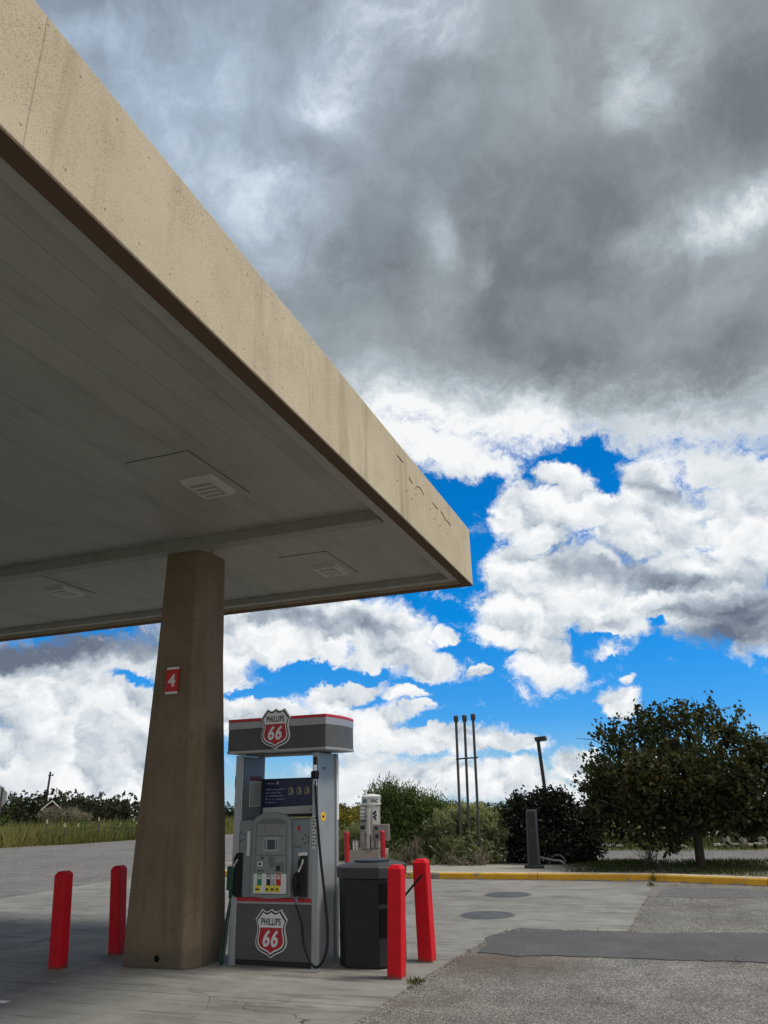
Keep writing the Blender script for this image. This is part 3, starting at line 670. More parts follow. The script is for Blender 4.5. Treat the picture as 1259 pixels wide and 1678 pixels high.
# header
HY0, HY1, HX0, HX1 = -.15, .62, -.535, .665
hd_z = dict(b=2.075, t0=2.105, t1=2.335, t2=2.415, top=2.445)
def bow(e=0.0, z=0):                       # the ends of the header bow outwards
    o = []
    y0, y1, x0, x1 = HY0 - e, HY1 + e, HX0 - e, HX1 + e
    for k in range(7): u = k / 6; o.append((x1 + .045 * math.sin(math.pi * u) - .0, y0 + (y1 - y0) * u))
    for k in range(7): u = k / 6; o.append((x0 - .045 * math.sin(math.pi * u), y1 + (y0 - y1) * u))
    return o
hd = MB().slab(bow(), hd_z['t0'], hd_z['t1']).build('header', M_rib, pump, bevel=0.004)
MB().slab(bow(.006), hd_z['b'], hd_z['t0'] - .001).build('header_edge', M_ltgrey, hd, bevel=0.004)
MB().slab(bow(.003), hd_z['t1'] + .001, hd_z['t2'] - .001).build('header_band', M_ltgrey, hd, bevel=0.003)
MB().slab(bow(.005), hd_z['t2'], hd_z['top']).build('header_red', mat('header_red_paint', (0.55, 0.014, 0.022), 0.4, var=0.05), hd, bevel=0.004)
MB().box(-.43, .05, 2.056, .45, D - .05, 2.074).build('header_underside', M_greyd, hd)

# shield badges
SH = [(0, 1), (.10, .93), (.22, .885), (.34, .905), (.485, .985), (.82, .56), (.745, .40), (.70, .22), (.715, .03), (.775, -.18), (.80, -.36), (.76, -.54), (.63, -.69), (.42, -.79), (.2, -.865), (0, -1.0)]
def shield(s, sx=None, zt=9):
    r = [(x * s, z * s) for x, z in SH]; full = r + [(-x, z) for x, z in r[-2:0:-1]]
    return full
def lower(s, zt):                          # the red field: everything of the outline below zt
    r = [(x * s, z * s) for x, z in SH]; i = next(k for k in range(6, len(r)) if r[k][1] < zt)
    a, b = r[i - 1], r[i]; f = (a[1] - zt) / (a[1] - b[1]); r = [(a[0] + (b[0] - a[0]) * f, zt)] + r[i:]
    return r + [(-x, z) for x, z in r[-2::-1]]
def badge(x, z, half, y, parent):
    sc = lambda pl: [(x + a * half, z + b * half) for a, b in pl][::-1]
    root = MB().front(sc(shield(1.0)), y, .022).build('badge', M_badge_white, parent)
    MB().front(sc(shield(.945)), y - .002, .002).build('badge_border', M_ink, root)
    MB().front(sc(shield(.865)), y - .004, .002).build('badge_face', M_badge_white, root)
    MB().front(sc(lower(.79, .235)), y - .006, .002).build('badge_red_field', M_badge_red, root)
    q = MB(); letter(q, 'PHILLIPS', half * .40, (x, y - .0065, z + .48 * half), bold=half * .006, sx=.62, space=1.12); q.build('badge_word', M_ink, root)
    q = MB(); letter(q, '66', half * .90, (x - .01 * half, y - .0075, z - .20 * half), bold=half * .026, shear=0.22, sx=.82, space=1.14); q.build('badge_number', M_badge_white, root)
a, b = pl_(447, 1489, -.004), pl_(447, 1570, -.004)
badge((pl_(414, 1507)[0] + pl_(480, 1507)[0]) / 2, (a[1] + b[1]) / 2, (a[1] - b[1]) / 2, -.024, pump)
a, b = pl_(452, 1161, HY0 - .03), pl_(451, 1228, HY0 - .03)
badge((pl_(423, 1190, HY0 - .03)[0] + pl_(481, 1185, HY0 - .03)[0]) / 2, (a[1] + b[1]) / 2, (a[1] - b[1]) / 2, HY0 - .03, hd)

# console: arched bezel with a recessed face
def arch(x0, x1, zb, zs, zt, bow_, n=10):
    c = (x0 + x1) / 2; w = (x1 - x0) / 2
    up = [(c + w * math.cos(R(a)), zs + (zt - zs) * (math.sin(R(a)) ** 0.9)) for a in np.linspace(12, 168, n)]
    dn = [(x0 + (x1 - x0) * k / 6, zb - bow_ * math.sin(math.pi * k / 6)) for k in range(7)]
    return [(x0 - .015, zb)] + dn[1:-1] + [(x1 + .015, zb)] + [(x1, zs)] + up + [(x0, zs)]
AO = arch(-.235, .210, .648, 1.36, 1.462, .022); AI = arch(-.195, .172, .672, 1.33, 1.405, .008)
con = MB().front(AO, -.055, .055).build('console', M_grey, pump, bevel=0.010)
MB().front(AI, -.058, .003).build('console_face', M_greyd, con)
FY = -.0605
def rect(name, m_, x0, x1, z0, z1, y=FY, th=.003, parent=con, bev=0.0): return MB().front([(x0, z0), (x1, z0), (x1, z1), (x0, z1)], y, th).build(name, m_, parent, bevel=bev)
rect('upper_plate', M_grey, -.180, .165, 1.235, 1.345)
ds_ = rect('price_display', M_lcdg, -.085, .075, 1.262, 1.338, FY - .004, .005)
rect('bezel_screw', M_blackp, -.10, -.09, 1.315, 1.325, FY - .004, .004); rect('bezel_screw', M_blackp, .095, .105, 1.315, 1.325, FY - .004, .004)
rect('middle_plate', M_grey, -.185, .165, 1.045, 1.225)
scr = rect('screen_bezel', M_ltgrey, -.100, .085, 1.075, 1.215, FY - .004, .005, bev=.002)
rect('screen', M_lcd, -.052, .040, 1.098, 1.192, FY - .006, .003, scr)
for k in range(4):
    for x in (-.078, .062): rect('key', M_ink, x - .007, x + .007, 1.105 + k * .024, 1.118 + k * .024, FY - .0065, .003, scr)
rect('lower_plate', M_grey, -.190, .170, .868, 1.035)
rect('scanner_window', M_blackp, -.120, -.098, 1.005, 1.027, FY - .003, .004)
cr = rect('card_reader', M_pale, -.162, -.105, .935, .978, FY - .004, .006); rect('card_slot', M_ink, -.150, -.118, .945, .968, FY - .006, .003, cr)
rect('receipt_slot', M_ink, -.165, -.085, .888, .897, FY - .003, .004)
pp = MB().front([(-.035, 1.025), (.040, 1.025), (.025, .925), (-.022, .925)][::-1], FY - .004, .004).build('receipt_chute', M_greyd, con)
kp = rect('keypad', M_greyd, .050, .150, .885, .965, FY - .003, .004); rect('keypad_screen', M_ink, .062, .105, .893, .940, FY - .005, .003, kp)
gp = rect('grade_panel', M_pale, -.205, .180, .678, .864, FY - .002, .004)
for x0, x1, m_, lab in ((-.160, -.108, M_green, None), (-.050, -.004, M_ink, None), (.006, .048, M_silver, None), (.062, .118, M_redp, None)):
    g_ = rect('grade_label', m_, x0, x1, .752, .862, FY - .004, .003, gp)
    w = x1 - x0
    rect('price_window', M_pale, x0 + w * .12, x1 - w * .1, .815, .833, FY - .0055, .002, g_); rect('price_strip', M_pale, x0 + w * .12, x1 - w * .1, .842, .852, FY - .0055, .002, g_)
def rr(cx_, cz_, w, h, r, n=4):
    o = []
    for sx, sz, a0 in ((1, 1, 0), (-1, 1, 90), (-1, -1, 180), (1, -1, 270)):
        for k in range(n + 1): a = R(a0 + 90 * k / n); o.append((cx_ + sx * (w / 2 - r) + r * math.cos(a), cz_ + sz * (h / 2 - r) + r * math.sin(a)))
    return o[::-1]
for cx_, w, word in ((-.150, .062, 'DIESEL'), (-.036, .050, '86'), (.024, .050, '88'), (.082, .052, '91')):
    bt = MB().front(rr(cx_, .722, w, .066, .018), FY - .012, .012).build('grade_button', M_yel, gp, bevel=0.003)
    q = MB(); letter(q, word, .034 if len(word) == 2 else .017, (cx_, FY - .014, .718), bold=.0012, sx=.9); q.build('button_text', M_ink, bt)

# nozzle holsters
def holster(x0, x1, z0, z1):
    return MB().front([(x0 + .02, z0), (x1, z0), (x1, z1), (x0 + .03, z1), (x0, z1 - .05), (x0, z0 + .03)], -.030, .034)
hl = holster(-.475, -.375, .635, 1.06).build('holster', M_black, pump, bevel=0.006)
hr = holster(.292, .395, .645, 1.03).build('holster', M_blackp, pump, bevel=0.006)
MB().front([(.300, 1.033), (.398, 1.037), (.392, 1.068), (.308, 1.064)], -.036, .03).build('holster_cap', M_pale, hr)
# right nozzle, spout up in its holster
nz = MB().tube(curve([(.30, -.075, .66), (.295, -.085, .74), (.30, -.09, .82), (.325, -.08, .885)], 5), [.024] * 5 + [.028] * 6 + [.024] * 5, 10).tube(curve([(.345, -.075, .70), (.36, -.085, .78), (.345, -.08, .86)], 5), .009, 8).box(.285, -.11, .78, .335, -.055, .87).build('nozzle', M_black, pump, smooth=True)
MB().tube(curve([(.325, -.08, .88), (.35, -.065, .935), (.362, -.045, 1.0)], 5), .011, 8).build('spout', M_chrome, nz, smooth=True)
MB().tube([(.30, -.075, .665), (.303, -.072, .585)], [.019, .015], 10).build('swivel', M_greyd, nz, smooth=True)
# hoses: from the top of the pillar down, round at the ground and back up to the nozzle
def pt(px, py, y): x, z = pl_(px, py, y); return (x, y, z)
hz = curve([pt(516.5, 1240, -.04), pt(516.5, 1258, -.04), pt(517, 1290, -.05), pt(520.5, 1345, -.06), pt(525.5, 1405, -.06), pt(531, 1455, -.07), pt(536, 1505, -.09), pt(537, 1545, -.11), pt(531, 1572, -.13), pt(519, 1585, -.14), pt(508, 1575, -.14), pt(498, 1545, -.12), pt(494.5, 1510, -.10), (.303, -.072, .588)], 7)
hs = MB().tube(hz, .0135, 10).build('hose', M_black, pump, smooth=True)
x, y, z = pt(516.5, 1267, -.04)
MB().tube([(x, y, z + .085), (x, y, z + .02)], .022, 10).build('hose_collar', M_chrome, hs, smooth=True)
MB().lathe([(.022, -.05), (.042, -.045), (.045, .0), (.042, .03), (.022, .035)], 14, (x, y, z - .01)).build('breakaway_valve', M_black, hs, smooth=True)
MB().tube([(x, y, z - .06), (x + .004, y, z - .13)], .021, 10).build('hose_collar', M_chrome, hs, smooth=True)
# left side: green nozzle and hose
LX = -.522
hz = curve([(-.53, .12, 2.06), (-.535, .11, 1.9), (LX, .10, 1.5), (LX - .005, .09, 1.1), (LX - .01, .08, .75), (LX - .030, .02, .45), (LX - .050, -.02, .22), (LX - .048, -.05, .07), (LX - .02, -.07, .03), (LX - .005, -.06, .12), (LX + .005, -.03, .40), (LX + .015, .0, .62)], 7)
hs = MB().tube(hz, .0155, 10).build('hose', M_greenh, pump, smooth=True)
MB().lathe([(.020, -.10), (.036, -.08), (.038, .0), (.034, .06), (.018, .08)], 12, (-.54, .11, 1.80)).build('breakaway_valve', M_black, hs, smooth=True)
MB().tube([(-.542, .11, 1.70), (-.545, .108, 1.62)], .019, 10).build('hose_collar', M_chrome, hs, smooth=True)
ng = MB().tube(curve([(LX + .015, .0, .62), (LX + .02, -.01, .72), (LX + .02, -.02, .82), (LX + .04, -.03, .90)], 5), [.026] * 5 + [.034] * 6 + [.03] * 5, 10).box(LX - .02, -.05, .70, LX + .055, .03, .93).build('nozzle', M_greend, pump, smooth=True, bevel=0.008)
MB().tube(curve([(LX + .04, -.03, .90), (LX + .07, -.03, .96), (LX + .095, -.02, 1.0)], 5), .012, 8).build('spout', M_chrome, ng, smooth=True)
MB().tube([(LX + .013, 0, .60), (LX + .012, 0, .55)], .018, 8).build('hose_collar', M_chrome, ng, smooth=True)
# stickers and small plates
MB().front(rr(pl_(408, 1382)[0], pl_(408, 1382)[1], .035, .245, .004), -.007, .003).build('sticker', M_pale, cab)
c_ = pl_(490, 1357); q = MB(); letter(q, '4', .085, (c_[0], -.0055, c_[1]), bold=.004); q.build('number', M_redp, cab)
MB().front(rr(pl_(489, 1388)[0], pl_(489, 1388)[1], .085, .026, .004), -.006, .002).build('sticker', M_greyd, cab)
for (cx_, cz_) in (pl_(397, 1371), pl_(502, 1375)):
    q = MB()
    for k in range(5):
        a = R(36 + 72 * k); q.front(rr(cx_ + .036 * math.cos(a), cz_ + .042 * math.sin(a), .016, .016, .006), -.006, .002)
    tag(q.build('speaker_holes', M_ink, cab), kind='stuff')
q = MB().front(rr(pl_(484, 1447)[0], pl_(484, 1447)[1], .05, .16, .004), -.006, .002).build('sticker', M_greyd, cab)
tx = MB(); squiggle(tx, pl_(484, 1447)[0] - .015, pl_(484, 1447)[0] + .012, pl_(484, 1447)[1], .03, -.008); tag(tx.build('sticker_print', M_pale, q), kind='stuff')
q = MB().front([(.452, 1.10), (.492, 1.10), (.492, 1.42), (.452, 1.42)], -.0145, .002).build('sticker', M_pale, pr)
tx = MB()
for k in range(9): squiggle(tx, .458, .484, 1.125 + k * .033, .018, -.0155)
tag(tx.build('sticker_print', M_ink, q), kind='stuff')
def onside(px, py, X=.508):                # a point on the outer face of the right pillar
    p = atX(px, py, PX + X); return (p.y - PY, p.z)
cy_, cz_ = onside(530, 1338)
el = lambda cy_, cz_, a, b: [(cy_ + a * math.cos(u), cz_ + b * math.sin(u)) for u in np.linspace(0, 2 * math.pi, 20, endpoint=False)]
q = MB().side(el(cy_, cz_, .062, .046), .5085, .002).build('sticker', M_orange, pr)
MB().side(el(cy_, cz_, .032, .012), .5095, .001).build('sticker_print', M_ink, q)
cy_, cz_ = onside(542, 1372); MB().side(el(cy_, cz_, .022, .022), .4990, .002).build('lock', M_chrome, pr)
cy_, cz_ = onside(532, 1259); MB().side([(cy_ - .05, cz_ - .018), (cy_ + .05, cz_ - .018), (cy_ + .05, cz_ + .018), (cy_ - .05, cz_ + .018)], .508, .002).build('label_plate', M_greyd, pr)
# ------------------------------------------------------------------ bollards, waste bin, squeegee
def f_bol(t, b, P):
    z = t.n('SeparateXYZ', {0: P}).outputs[2]
    n = t.noise(P, 7, 5, 0.6); sc = t.noise(t.mapping(P, scale=(1.2, 1.2, 5)), 9, 6, 0.7)
    col = t.ramp(n, [(0.3, (0.56, 0.005, 0.014)), (0.7, (0.70, 0.008, 0.018))])
    low = t.ss(z, 0.75, 0.25)
    col = t.mix(t.mul(t.ss(t.add(sc, t.mul(low, 0.03)), 0.64, 0.70), 0.55), col, (0.16, 0.012, 0.014))     # tyre and bumper scuffs
    col = t.mix(t.mul(t.ss(t.noise(P, 48, 4, 0.7), 0.70, 0.74), 0.5), col, (0.75, 0.22, 0.20))               # chipped flecks
    col = t.mix(t.mul(t.ss(t.add(z, t.mul(t.sub(t.noise(P, 14, 4), 0.5), 0.14)), 0.07, 0.0), 0.75), col, (0.12, 0.055, 0.045))  # dirt colour at the foot, also painted in as a contact shadow
    b.inputs['Specular IOR Level'].default_value = 0.25
    bp = t.n('Bump', {'Strength': 0.25, 'Distance': 0.008, 'Height': n}); t.links.new(bp.outputs[0], b.inputs['Normal'])
    return col
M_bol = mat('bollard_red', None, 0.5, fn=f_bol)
M_scuff = mat('bollard_base', (0.20, 0.16, 0.14), 0.9)
def bollard(b, t_, hw, lab):
    p = G(*b); p = Vector((p.x, p.y + hw, 0.006)); q = atY(t_[0], t_[1], p.y)
    r = thing('bollard', p, lab, 'bollard', 'square red bollards round the fuel island')
    lean = (q - p); h = lean.length; c = hw * .92
    rg = lambda w, z: [(-w, -w + c * .0, z), (w, -w, z), (w, w, z), (-w, w, z)]
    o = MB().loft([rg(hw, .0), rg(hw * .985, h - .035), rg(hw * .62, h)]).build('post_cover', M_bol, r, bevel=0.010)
    MB().box(-hw - .006, -hw - .006, -.01, hw + .006, hw + .006, .010).build('base_ring', M_scuff, r, bevel=0.004)
    e = Vector((0, 0, 1)).rotation_difference(lean.normalized()); o.rotation_mode = 'QUATERNION'; o.rotation_quaternion = e
    return r
bollard((86.5, 1591), (105.5, 1427), .070, 'red square bollard furthest left, left of the brown column and nearer the camera')
bollard((184.5, 1567), (195.5, 1418), .068, 'red square bollard just left of the brown column, standing further back')
bollard((646, 1607), (650, 1416.5), .072, 'red square bollard in front of the dark waste bin, at the concrete edge')
bollard((697, 1579), (690, 1407), .077, 'leaning red square bollard right of the dark waste bin, behind the squeegee')

M_bin = mat('bin_plastic', (0.024, 0.026, 0.029), 0.6, var=0.15, scale=5, bump=0.25, bscale=160, dirt=0.2, spec=0.3)
M_binl = mat('bin_lid_plastic', (0.036, 0.039, 0.042), 0.55, var=0.12, scale=5, bump=0.2, bscale=160)
bx, by = -3.195, 8.14
wb = thing('waste_bin', (bx, by, .006), 'dark grey eight-sided waste bin between the fuel pump and the red bollards', 'waste bin')
def octo(r, z, c=.12):                    # a square with its corners cut
    q = r - c; return [(q, -r, z), (r, -q, z), (r, q, z), (q, r, z), (-q, r, z), (-r, q, z), (-r, -q, z), (-q, -r, z)]
MB().loft([octo(.288, 0), octo(.298, .015), octo(.304, .80)]).build('body', M_bin, wb, bevel=0.010)
MB().loft([octo(.318, .802), octo(.322, .905), octo(.310, .912), octo(.235, .940, .10), octo(.225, .943, .10)]).build('lid', M_binl, wb, bevel=0.006)
MB().lathe([(.12, .938), (.185, .944), (.188, .960), (.18, .964)], 24).build('rim', M_binl, wb, smooth=True)
# washer buckets and towel slot on the right-hand faces
cut = math.atan2(1, 1)
for nm, z0, z1 in (('towel_slot', .58, .76), ('bucket_recess', .28, .53)):
    m_ = MB().box(-.080, -.004, z0, .080, .012, z1); o = m_.build(nm, M_dark, wb, bevel=0.004)
    o.rotation_euler = (0, 0, cut); o.location = (.304 - .06 + .001, -.304 + .06 - .001, 0)
    MB().box(.300, -.14, z0, .309, .14, z1).build(nm, M_dark, wb, bevel=0.004)
MB().box(.303, -.12, .36, .325, .12, .372).build('bucket_edge', M_pale, wb, bevel=0.003)
s0, s1 = atY(660, 1472, 8.04), atY(692, 1433.5, 8.10)
d = (s1 - s0).normalized()
sq = thing('squeegee', s0 - d * .22, 'black squeegee handle leaning out of the dark waste bin, across the bollard', 'squeegee')
L_ = (s1 - s0).length + .22
MB().tube([(0, 0, 0), tuple(d * L_)], .011, 8).build('handle', M_black, sq, smooth=True)
MB().box(-.015, -.10, -.02, .015, .10, .02).build('squeegee_head', M_black, sq)

# ------------------------------------------------------------------ air and vacuum machine
M_steel = mat('stainless_steel', (0.50, 0.485, 0.465), 0.36, 0.35, var=0.14, scale=5)
M_steeld = mat('dull_steel', (0.27, 0.26, 0.25), 0.45, 0.3, var=0.2, scale=7)
M_block = mat('pale_concrete_block', (0.36, 0.32, 0.28), 0.9, var=0.25, scale=5, bump=0.3)
AY = 17.45
def A_(px, py, y=AY): p = atY(px, py, y); return p
A0 = A_(600, 1420); A0.z = 0.118
air = thing('air_vacuum_machine', A0, 'steel air and vacuum machine with AIR VAC sign on a concrete block behind the bin', 'air machine')
def al(px, py, y=0.0): p = atY(px, py, AY + y); return (p.x - A0.x, p.z - A0.z)
zt = al(600, 1393)[1]; xl, xr = al(574, 1393)[0], al(622, 1393)[0]
MB().box(xl, -.05, 0, xr, .62, zt).build('concrete_block', M_block, air, bevel=0.012)
c0, c1 = al(590, 1390)[0], al(618, 1390)[0]; ztop = al(603, 1319)[1]
cx_, rr_ = (c0 + c1) / 2, (c1 - c0) / 2
cy_ = .24
bd = MB().lathe([(rr_ * .98, zt), (rr_ * .98, ztop)], 28, (cx_, cy_, 0)).build('cylinder', M_steel, air, smooth=True)
MB().lathe([(rr_ * 1.02, zt), (rr_ * 1.05, zt + .02), (rr_ * 1.05, zt + .05), (rr_, zt + .055)], 28, (cx_, cy_, 0)).build('base_collar', M_steeld, air, smooth=True)
zs0, zs1 = al(603, 1319)[1], al(603, 1306)[1]
hd = MB().lathe([(rr_ * 1.10, zs0), (rr_ * 1.10, zs1), (rr_ * 1.13, zs1 + .01), (rr_ * .9, zs1 + .045), (.02, zs1 + .07)], 28, (cx_, cy_, 0)).build('sign_drum', mat('sign_grey_white', (0.62, 0.63, 0.62), 0.4), air, smooth=True)
for ang, word in ((-113, 'AIR'), (-50, 'VAC'), (14, 'AIR')):
    vs, fs = words(word, (zs1 - zs0) * .66, bold=.004, sx=.84)
    out = []
    for v in vs:
        th = R(ang) + v.x / (rr_ * 1.10); rad = rr_ * 1.103 - v.y
        out.append((cx_ + rad * math.cos(th), cy_ + rad * math.sin(th), (zs0 + zs1) / 2 + v.z))
    m_ = MB(); m_.add(out, fs); m_.build('sign_word', mat('navy_lettering', (0.012, 0.016, 0.04), 0.5), hd)
for (px, h, r_) in ((603.5, .085, .02), (607, .05, .014), (611.5, .06, .016)):
    x = al(px, 1305, .24)[0]; MB().lathe([(r_, zs1 + .03), (r_ * .9, zs1 + .03 + h), (r_ * .3, zs1 + .05 + h)], 10, (x, cy_, 0)).build('top_fitting', M_blackp, hd, smooth=True)
fx = lambda px: al(px, 1360)[0]
pn = MB().box(fx(590.5), -.02, zt + .01, fx(599.5), .14, ztop - .02).build('front_panel', M_steeld, air, bevel=0.006)
def plate(name, m_, px0, px1, py0, py1, y, th, par):
    x0, z1 = al(px0, py0); x1, z0 = al(px1, py1); return MB().box(x0, y - th, z0, x1, y, z1).build(name, m_, par)
for (a_, b_, m_) in ((1323, 1325.5, M_pale), (1328, 1332, M_pale), (1335, 1337, M_pale), (1340, 1341.5, M_pale)): plate('instruction_label', m_, 591.2, 599, a_, b_, -.02, .004, pn)
plate('coin_slot', M_ink, 592, 598.8, 1344.5, 1346.5, -.02, .006, pn); plate('coin_slot', M_ink, 591.5, 598.5, 1353, 1359, -.02, .008, pn)
cl = plate('coin_label', M_steeld, 592.5, 598, 1362, 1379.5, -.02, .004, pn)
for k in range(4):
    x, z = al(595.3, 1364.8 + k * 4.1); q = MB(); letter(q, '25¢'[k % 3] if False else '$', .045, (x, -.026, z), bold=.003); q.build('coin_mark', M_pale, cl)
hp_ = MB().tube([(fx(605.5), -.03, zt + .02), (fx(605.5), -.03, zt + (ztop - zt) * .93)], .055, 14).build('vacuum_pipe', M_steel, air, smooth=True)
MB().tube([(fx(605.5), -.03, zt), (fx(605.5), -.03, zt + .05)], .075, 14).build('pipe_foot', M_steeld, hp_, smooth=True)
gb = MB().box(fx(600.3), -.05, zt + .05, fx(602.6), -.01, ztop - .06)
ga = gb.build('valve_bar', M_steeld, air)
for py in (1337, 1345, 1360, 1368): x, z = al(601.8, py); MB().tube([(x, -.05, z), (x, -.075, z)], .016, 8).build('valve_knob', M_blackp if py != 1360 else M_pale, ga)
MB().tube(curve([(fx(608.5), -.06, al(608, 1368)[1]), (fx(610), -.10, al(608, 1372)[1]), (fx(609.5), -.10, al(608, 1385)[1]), (fx(610), -.05, zt + .01)], 6), .014, 8).build('air_hose', M_black, air, smooth=True)
x0, z1 = al(611.5, 1327.5); x1, z0 = al(619, 1344.5)
dp = MB().box(x0, -.03, z0, x1 - .01, .03, z1).build('decal_plate', M_pale, air)
q = MB()
for k, (px, py) in enumerate(((613.5, 1333), (614, 1339), (617, 1336), (616.8, 1342), (616.5, 1330.5))):
    x, z = al(px, py); q.front(rr(x, z, .055, .06, .02), -.032, .002)
tag(q.build('decal_marks', M_navy, dp), kind='stuff')
bxr = MB().box(al(611, 1351)[0], .02, al(611, 1378)[1], al(635.5, 1351)[0], .16, al(611, 1351)[1]).build('control_box', M_steeld, air, bevel=0.008)
x, z = al(616.5, 1357); MB().tube([(x, .02, z), (x, -.01, z)], .035, 12).build('box_lock', M_ink, bxr)
plate('box_label', M_navy, 615, 620, 1367, 1374, .018, .004, bxr)
MB().box(al(612, 1392)[0], .05, zt, al(614, 1392)[0], .12, al(611, 1378)[1]).build('box_post', M_steeld, bxr)
wb_ = MB().box(al(579, 1377)[0], -.03, zt, al(586.5, 1377)[0], .10, al(583, 1378)[1]).build('white_box', M_signw, air, bevel=0.004)
plate('white_box_cap', M_steeld, 578.3, 587.2, 1376, 1378.3, -.02, .02, wb_)
for (a_, b_) in ((1379.5, 1383), (1385, 1388), (1389, 1392)): plate('box_mark', M_ink, 582, 583.8, a_, b_, -.03, .003, wb_)
# thin red posts either side of it
M_rpost = mat('post_red', (0.42, 0.010, 0.020), 0.5, var=0.12)
for pxb, pxt, pyt, lab in ((569.5, 568, 1364.5, 'thin round red guard post left of the air machine'), (629, 626.8, 1363, 'thin round red guard post right of the air machine')):
    b_ = atY(pxb, 1426, AY - .45); t_ = atY(pxt, pyt, AY - .45)
    r = thing('guard_post', (b_.x, b_.y, .11), lab, 'guard post', 'thin red posts guarding the air machine')
    h = t_.z - .11; dx = t_.x - b_.x
    MB().loft([[(dx * k + .055 * math.cos(2 * math.pi * i / 14), .055 * math.sin(2 * math.pi * i / 14), h * k) for i in range(14)] for k in (0, 1)]).build('post', M_rpost, r, smooth=True)
    MB().lathe([(.056, h), (.045, h + .02), (.02, h + .03)], 14, (dx, 0, 0)).build('cap', M_rpost, r, smooth=True)

# ------------------------------------------------------------------ vent pipes, sign pillar, bike rack, lamp post
M_pipe = mat('weathered_pipe', (0.085, 0.08, 0.076), 0.6, 0.3, var=0.25, scale=4)
VY = 18.06
vt = thing('vent_pipe_stand', (G(771, 1424).x, VY, .105), 'three tall thin vent pipes tied by a crossbar, in front of the grey shrubs', 'vent pipes')
bo = atY(771, 1424, VY); 
for (b_, tp, yy) in (((757.5, 1421), (747.3, 1176), .05), ((771.5, 1424), (761.2, 1175), 0), ((788.3, 1425), (775.2, 1173), -.02)):
    p, q = atY(*b_, VY + yy), atY(*tp, VY + yy); p.z = .105
    p -= Vector((bo.x, VY, .105)); q -= Vector((bo.x, VY, .105))
    pp = MB().tube([p, q], .032, 12).build('pipe', M_pipe, vt, smooth=True)
    MB().loft([[(q.x + r_ * math.cos(2 * math.pi * i / 14), q.y + r_ * math.sin(2 * math.pi * i / 14), q.z + z) for i in range(14)] for r_, z in ((.032, -.12), (.054, -.09), (.060, .03), (.034, .05))]).build('cap', M_pipe, pp, smooth=True)
vt.location.x = bo.x
a_, b_ = atY(747.5, 1244, VY - .045), atY(783.5, 1241, VY - .065)
o_ = Vector((bo.x, VY, .105)); d = b_ - a_
cb = MB(); cb.tube([a_ - o_, b_ - o_], .018, 4); cb.build('crossbar', M_pipe, vt)

M_pil = mat('sign_pillar_paint', (0.022, 0.025, 0.030), 0.38, var=0.2, scale=5, dirt=0.2)
M_pile = mat('sign_pillar_edge', (0.10, 0.105, 0.11), 0.4, 0.3, var=0.1)
PYY = 17.0
b_ = atY(876.5, 1428, PYY); t_ = atY(870.5, 1327, PYY)
pil = thing('sign_pillar', (b_.x, PYY, .118), 'narrow dark sign pillar leaning slightly left behind the yellow kerb', 'sign pillar')
hw0, hw1, h, dx = (atY(886.5, 1428, PYY).x - atY(867, 1428, PYY).x) / 2, (atY(876.8, 1327, PYY).x - atY(861, 1327, PYY).x) / 2, t_.z - .118, t_.x - b_.x
rg = lambda w, k, d_: [(dx * k - w, -d_, h * k), (dx * k + w, -d_, h * k), (dx * k + w, d_, h * k), (dx * k - w, d_, h * k)]
lf = lambda k: hw0 + (hw1 - hw0) * k
MB().loft([rg(lf(k), k, .07) for k in (.02, 1)]).build('frame', M_pile, pil, bevel=0.008)
for ka, kb in ((.03, .635), (.645, .965)):
    w0, w1 = lf(ka) - .022, lf(kb) - .022
    MB().add([(dx * ka - w0, -.072, h * ka), (dx * ka + w0, -.072, h * ka), (dx * kb + w1, -.072, h * kb), (dx * kb - w1, -.072, h * kb), (dx * ka - w0, -.066, h * ka), (dx * ka + w0, -.066, h * ka), (dx * kb + w1, -.066, h * kb), (dx * kb - w1, -.066, h * kb)], [(0, 1, 2, 3), (4, 7, 6, 5), (0, 4, 5, 1), (1, 5, 6, 2), (2, 6, 7, 3), (3, 7, 4, 0)]).build('dark_panel', M_pil, pil)
MB().loft([[(hw0 * 1.7 * math.cos(q) * s_, .15 * math.sin(q) * s_, z) for q in np.linspace(0, 2 * math.pi, 20, endpoint=False)] for s_, z in ((1, 0), (1, .035), (.85, .055))]).build('foot', M_blackp, pil, smooth=True)

M_rack = mat('galvanised_tube', (0.20, 0.20, 0.20), 0.45, 0.6, var=0.2)
RY = 17.9
def rp(lst, y): return [atY(px, py, y) for px, py in lst]
r0 = atY(905, 1424, RY); r0.z = .11
rk = thing('bike_rack', r0, 'low bent grey tube bike rack beside the dark sign pillar', 'bike rack')
for lst, y in (([(884, 1404), (895, 1407), (906, 1409.5), (915, 1410.3), (921, 1412), (924.5, 1416), (926, 1420), (926.3, 1427)], RY - .15), ([(901, 1422), (901, 1413), (902.5, 1406.5), (907, 1402.5), (913, 1401.2), (919, 1402.5), (924, 1406.5), (926.3, 1412), (926.5, 1427)], RY + .1), ([(883, 1421.5), (901, 1421.8)], RY + .1)):
    P_ = [p - r0 for p in rp(lst, y)]
    if len(P_) > 2: P_[-1].z = 0.0
    MB().tube(curve(P_, 4), .024, 8).build('bent_tube', M_rack, rk, smooth=True)

